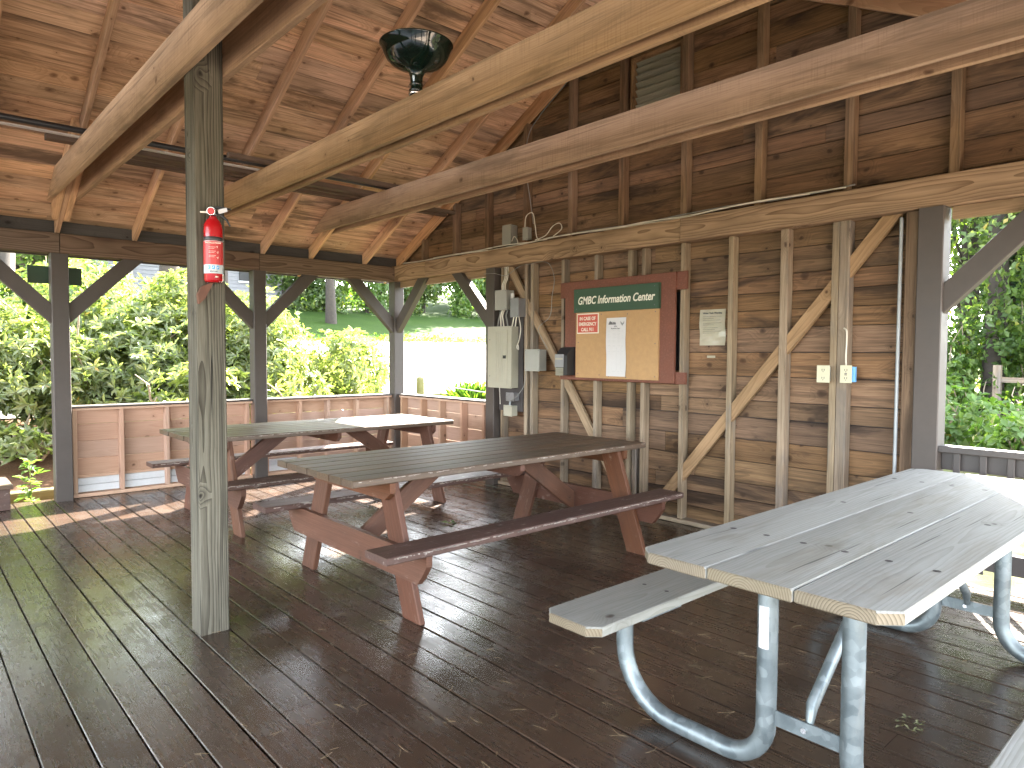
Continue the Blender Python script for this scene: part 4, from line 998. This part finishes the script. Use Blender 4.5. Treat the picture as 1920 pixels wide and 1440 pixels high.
TT='tall trees added to block the sky'  # added trees: high crowns block the sky and green the deck reflection
for i,(x,y,h,lb) in enumerate(((-27,-22,17,'far to the left of the step'),(-29.5,-14,18,'left of the green sign, well back'),(-30,-7,17,'directly behind the green sign'),(-31,-.5,18,'behind the first painted post'),(-32.5,6,18,'left of the grey house gable'),(-33,11.5,17,'in front of the grey house'),(-34,17.5,18,'right of the grey house'),(-43,26,18,'above the hedge over the corner post'),(-44,36,19,'above the hedge right of the corner post'))):
    tree('sky_block_tree',x,y,h,4.2,2300,.46,('leafA','leafB')[i%2],'added sky blocking tall high crowned tree '+lb,TT,low=.38,trunk=.26,k=18)
bush('backing_shrub',(-15.6,2.2,2.0),(1.5,2.4,1.6),1500,.17,'leafA','taller shrub standing behind the rhododendrons, left of the grey house wall','bush','shrubs behind the rhododendrons',per=5,aspect=.5)
bush('backing_shrub',(-15.9,-1.6,2.1),(1.5,2.2,1.7),1300,.17,'leafB','tall shrub behind the rhododendrons at the left photo edge','bush','shrubs behind the rhododendrons',per=5,aspect=.5)
HG='hedge shrubs closing the top of the lawn'
hn=['leftmost','second from the left','third from the left','fourth, behind the corner post','fifth from the left','sixth, right of the corner post','seventh from the left','rightmost']
for i in range(8):
    y=17+i*2.7; tree('hedge_shrub',-39.5+random.uniform(-1,1),y,6.5+random.uniform(-.8,1.2),2.3,2200,.26,('leafA','leafB','fern')[i%3],'big bushy green shrub along the top of the lawn, '+hn[i],HG,low=-.12,trunk=.12,cat='shrub',k=16)
n=1500; yy=rng.uniform(-2,40,n); xx=-28.2-yy*.045+rng.normal(0,.9,n); CC=np.stack([xx,yy,np.array([gz(a,b) for a,b in zip(xx,yy)])],1)
leafmesh('verge_weeds',CC,np.tile([0,0,1.],(n,1)),.2,'strawgrass',None,aspect=.3,per=3,tilt=1.0,kind='stuff',label='weeds and rough grass along the verges of the gravel drive',category='weeds')
# woodland to the right
WG='woodland trees behind the right opening'
ws=[(-5.2,19,13,3.2,'leafA'),(-2.3,17.5,12,3,'leafB'),(-8,21,14,3.4,'leafB'),(0.8,19,13,3.2,'leafA'),(-4.0,24.5,16,3.8,'leafB'),(-7.4,27,15,3.8,'leafA'),(-.8,25,16,4,'leafB'),(3.4,22,14,3.6,'leafB'),
    (-5.8,32,18,4.2,'leafB'),(-1.5,33,18,4.5,'leafA'),(-10.5,33,18,4.5,'leafB'),(6.5,26,15,4,'leafA'),(-2.8,28,12,2.6,'needle'),(-4.9,22,9,2.0,'needle'),(3,33,18,4.5,'leafB'),(-12.5,26,14,3.6,'leafA')]
ordn=['nearest','second','third','fourth','fifth','sixth','seventh','eighth']
for i,s in enumerate(ws):
    kd='dark conifer' if s[4]=='needle' else ('light green broadleaf tree' if s[4]=='leafA' else 'deep green broadleaf tree')
    tree('conifer' if s[4]=='needle' else 'woodland_tree',s[0],s[1],s[2],s[3],3200 if i<4 else 2000 if i<8 else 1300,.16 if i<4 else .24,s[4],
      '%s about %d paces into the wood, %s'%(kd,int(s[1]-5),('to the far left' if s[0]<-9 else 'left of the opening' if s[0]<-6 else 'in the left of the opening' if s[0]<-3.5 else 'in the middle of the opening' if s[0]<-1 else 'toward the right of the opening' if s[0]<2 else 'out to the right')),
      WG,low=-.02,trunk=random.uniform(.09,.17),aspect=.6)
for (x,y,r,lb) in ((-5.45,20.5,.16,'dark bare trunk just right of the dark painted post'),(-4.35,18.2,.2,'thick dark trunk behind the grey fence'),(-5.0,23,.12,'slim dark trunk deep in the wood'),(-3.1,21,.14,'leaning slim trunk at the right photo edge')):
    T=MB().tube([(x,y,gz(x,y)-.1),(x+.08,y,3),(x-.05,y+.1,7),(x+.1,y,12)],[r*1.2,r,r*.8,r*.4],9).build('tree_trunk','bark'); T['label']=lb; T['category']='tree trunk'; T['group']='bare trunks in the wood'
UG='undergrowth plants in the clearing'
ub=[(-3.9,13.5,.2,1.1,.7),(-2.6,12.8,.15,1.0,.65),(-5.2,14.8,.2,1.2,.75),(-3.3,15.6,.25,1.3,.85),(-1.3,13.2,.1,1.1,.7),(-6.5,15.5,.2,1.3,.8),(.4,13.8,.2,1.3,.8),(-4.7,16.9,.3,1.3,1.0),(-2.2,16.2,.3,1.3,.9)]
for i,(x,y,z,r,h) in enumerate(ub):
    bush('undergrowth_shrub',(x,y,z),(r,r,h),420,.15,'fern',('leafy low shrub in the clearing, %s, %d m past the right opening'%(('on the left','in the middle','on the right')[0 if x<-4.2 else 1 if x<-2 else 2],int(y-5.2))),'shrub',UG,per=4,aspect=.55,stems=5)
US='understorey bushes under the woodland trees'
for i,(x,y,h,r,lb) in enumerate(((-5.4,17.6,2.6,1.2,'pale green waist high bush just right of the dark painted post, under the trees'),(-4.0,18.6,3.0,1.3,'rounded bush behind the post and rail fence'),(-2.6,18.0,2.4,1.2,'bush in the wood near the right photo edge'),(-1.0,18.5,2.8,1.3,'bush in the wood beyond the right photo edge'),(-7.2,18,2.8,1.4,'bush in the wood hidden behind the plank wall'))):
    bush('understorey_bush',(x,y,h*.5),(r,r,h*.5),900,.15,'fern',lb,'bush',US,per=4,aspect=.5,stems=5)
# fence in the wood
FN=empty('wooden_fence',(-4.4,16.6,-.27),label='weathered grey post and rail fence among the shrubs in the wood',category='fence')
for x in (-3.97,-1.5,.9): MB().box((x-.07,17.0,-.4),(x+.07,17.14,1.32),ch=.01).build('fence_post','stud',FN)
MB().beam((-3.95,17.07,1.02),(-1.5,17.07,.98),(0,0,1),.11,.05).build('fence_rail','stud',FN); MB().beam((-1.5,17.07,.98),(.9,17.07,.96),(0,0,1),.11,.05).build('fence_rail','stud',FN)
# bollard, rope, grass tuft, kerb timber in front of the drive
bz=gz(-11.2,7.9)
BO=MB().lathe([(.001,1.03),(.05,1.03),(.078,1.0),(.08,.95),(.08,-.2),(.001,-.2)],(-11.8,8.05,0),14).build('bollard','timber'); BO['label']='short round wooden bollard with a domed top beyond the corner rail'; BO['category']='bollard'
wire('rope',[(-11.8,8.05,.9),(-11.0,9.0,.72),(-10.4,10,.55),(-10.0,11,.5)],.012,'rope','grey cable sagging away from the wooden bollard to the right')
wire('rope',[(-11.8,8.05,.9),(-12.2,7.5,.9),(-13,6.8,.95)],.012,'rope','grey cable running from the wooden bollard to the left')
o=MB().box((-12.6,7.0,.1),(-12.45,16,.62),ch=.01).build('kerb_timber','timber'); o['label']='long low timber edging the near side of the gravel drive'; o['category']='timber'
def tuft(name,x,y,n,h,mat,label,r=.4):
    C=np.stack([rng.normal(x,r,n),rng.normal(y,r,n),np.full(n,gz(x,y))],1); N=np.stack([rng.normal(0,.35,n),rng.normal(0,.35,n),np.ones(n)],1)
    o=leafmesh(name,C,N,h,mat,None,aspect=.05,per=2,tilt=2.2); o['label']=label; o['category']='plant'; return o
tuft('grass_tuft',-11.7,9.35,260,.62,'strawgrass','big arching clump of ornamental grass beside the breaker panel post',.13)
tuft('grass_tuft',-12.6,12.6,350,.8,'strawgrass','second smaller grass clump behind the ornamental grass',.3)
# weed by the painted post
W=empty('weed',(-8.62,1.03,-.2),label='thin green weed growing up beside the first painted post',category='plant')
MB().tube([(-8.62,1.03,-.2),(-8.6,1.04,.05),(-8.62,1.03,.33)],[.006,.005,.003],6).build('stem','fern',W)
C=np.array([[-8.61+rng.normal(0,.03),1.035+rng.normal(0,.03),z] for z in np.linspace(-.1,.36,17)]); leafmesh('leaves',C,np.tile([0,0,1.],(17,1)),.11,'fern',W,aspect=.45,per=4,tilt=.3)
# house
HZ=gz(-38,14)
HS=empty('house',(-39,13,HZ),label='grey clapboard house beyond the bushes at the upper left',category='house')
mb=MB()
for i in range(26): mb.box((-39.05,7.5,HZ-1+i*.2),(-39,17,HZ-1+i*.2+.19),ch=.01)
mb.build('wall','house',HS)
MB().prism([(7.5,HZ-1),(17,HZ-1),(17,HZ+4.3),(7.5,HZ+4.3)],0,-47,-39.06).build('house_body','house',HS)
MB().prism([(-48,HZ+4.25),(-43,HZ+7),(-38.2,HZ+4.25)],1,7,17.5).build('roof','block',HS)
MB().box((-38.98,8.9,HZ-.6),(-38.85,9.15,HZ+4.2)).build('corner_board','panel',HS)
for y in (11,14.5):
    Wn=MB().box((-38.99,y,HZ+1.6),(-38.93,y+1.1,HZ+3)).build('window','black',HS); MB().box((-38.92,y-.08,HZ+1.5),(-38.9,y+1.18,HZ+1.6)).build('window_sill','white',Wn)

# ------------------------------------------------------------------ pine needles and leaf litter on the deck
mb=MB()
for i in range(520):
    t=random.random()
    x=random.uniform(-4.3,.2); y=random.uniform(.55,4.9)
    if x<-2.9 and random.random()<.75: continue
    if y>3.4 and random.random()<.4: continue
    a=random.uniform(0,6.28); L=random.uniform(.03,.085); c=random.uniform(-.5,.5)
    p=[(x,y,.0035),(x+math.cos(a)*L*.5,y+math.sin(a)*L*.5,.005),(x+math.cos(a+c)*L,y+math.sin(a+c)*L,.0035)]
    mb.tube(p,.0006,3,cap=False)
    if random.random()<.4:
        p=[(x,y,.0035),(x+math.cos(a+.3)*L*.5,y+math.sin(a+.3)*L*.5,.006),(x+math.cos(a+.35)*L*.95,y+math.sin(a+.35)*L*.95,.0045)]; mb.tube(p,.0006,3,cap=False)
o=mb.build('pine_needles','pineneedle',kind='stuff'); o['label']='dry pine needles scattered on the dark deck'; o['category']='pine needles'
C=np.array([[-.95+rng.normal(0,.035),3.02+rng.normal(0,.035),.008] for _ in range(12)]); o=leafmesh('lichen_sprig',C,np.tile([0,0,1.],(12,1)),.026,'lichen',None,aspect=.4,per=2,tilt=.3); o['label']='small green lichen sprig on the deck beneath the pale table'; o['category']='debris'
C=np.array([[-4.85,3.62,.01],[-4.83,3.64,.01]]); o=leafmesh('fallen_leaf',C,np.tile([0,0,1.],(2,1)),.07,'fern',None,aspect=.5,per=3,tilt=.1); o['label']='fallen green leaf on the blue lit deck behind the middle table'; o['category']='leaf'

# ------------------------------------------------------------------ render settings
S.render.engine='CYCLES'
c=S.cycles; c.max_bounces=9; c.diffuse_bounces=7; c.glossy_bounces=3; c.transmission_bounces=4; c.transparent_max_bounces=4; c.caustics_reflective=False; c.caustics_refractive=False
c.use_denoising=True
try: c.denoiser='OPENIMAGEDENOISE'
except Exception: pass
c.sample_clamp_indirect=40
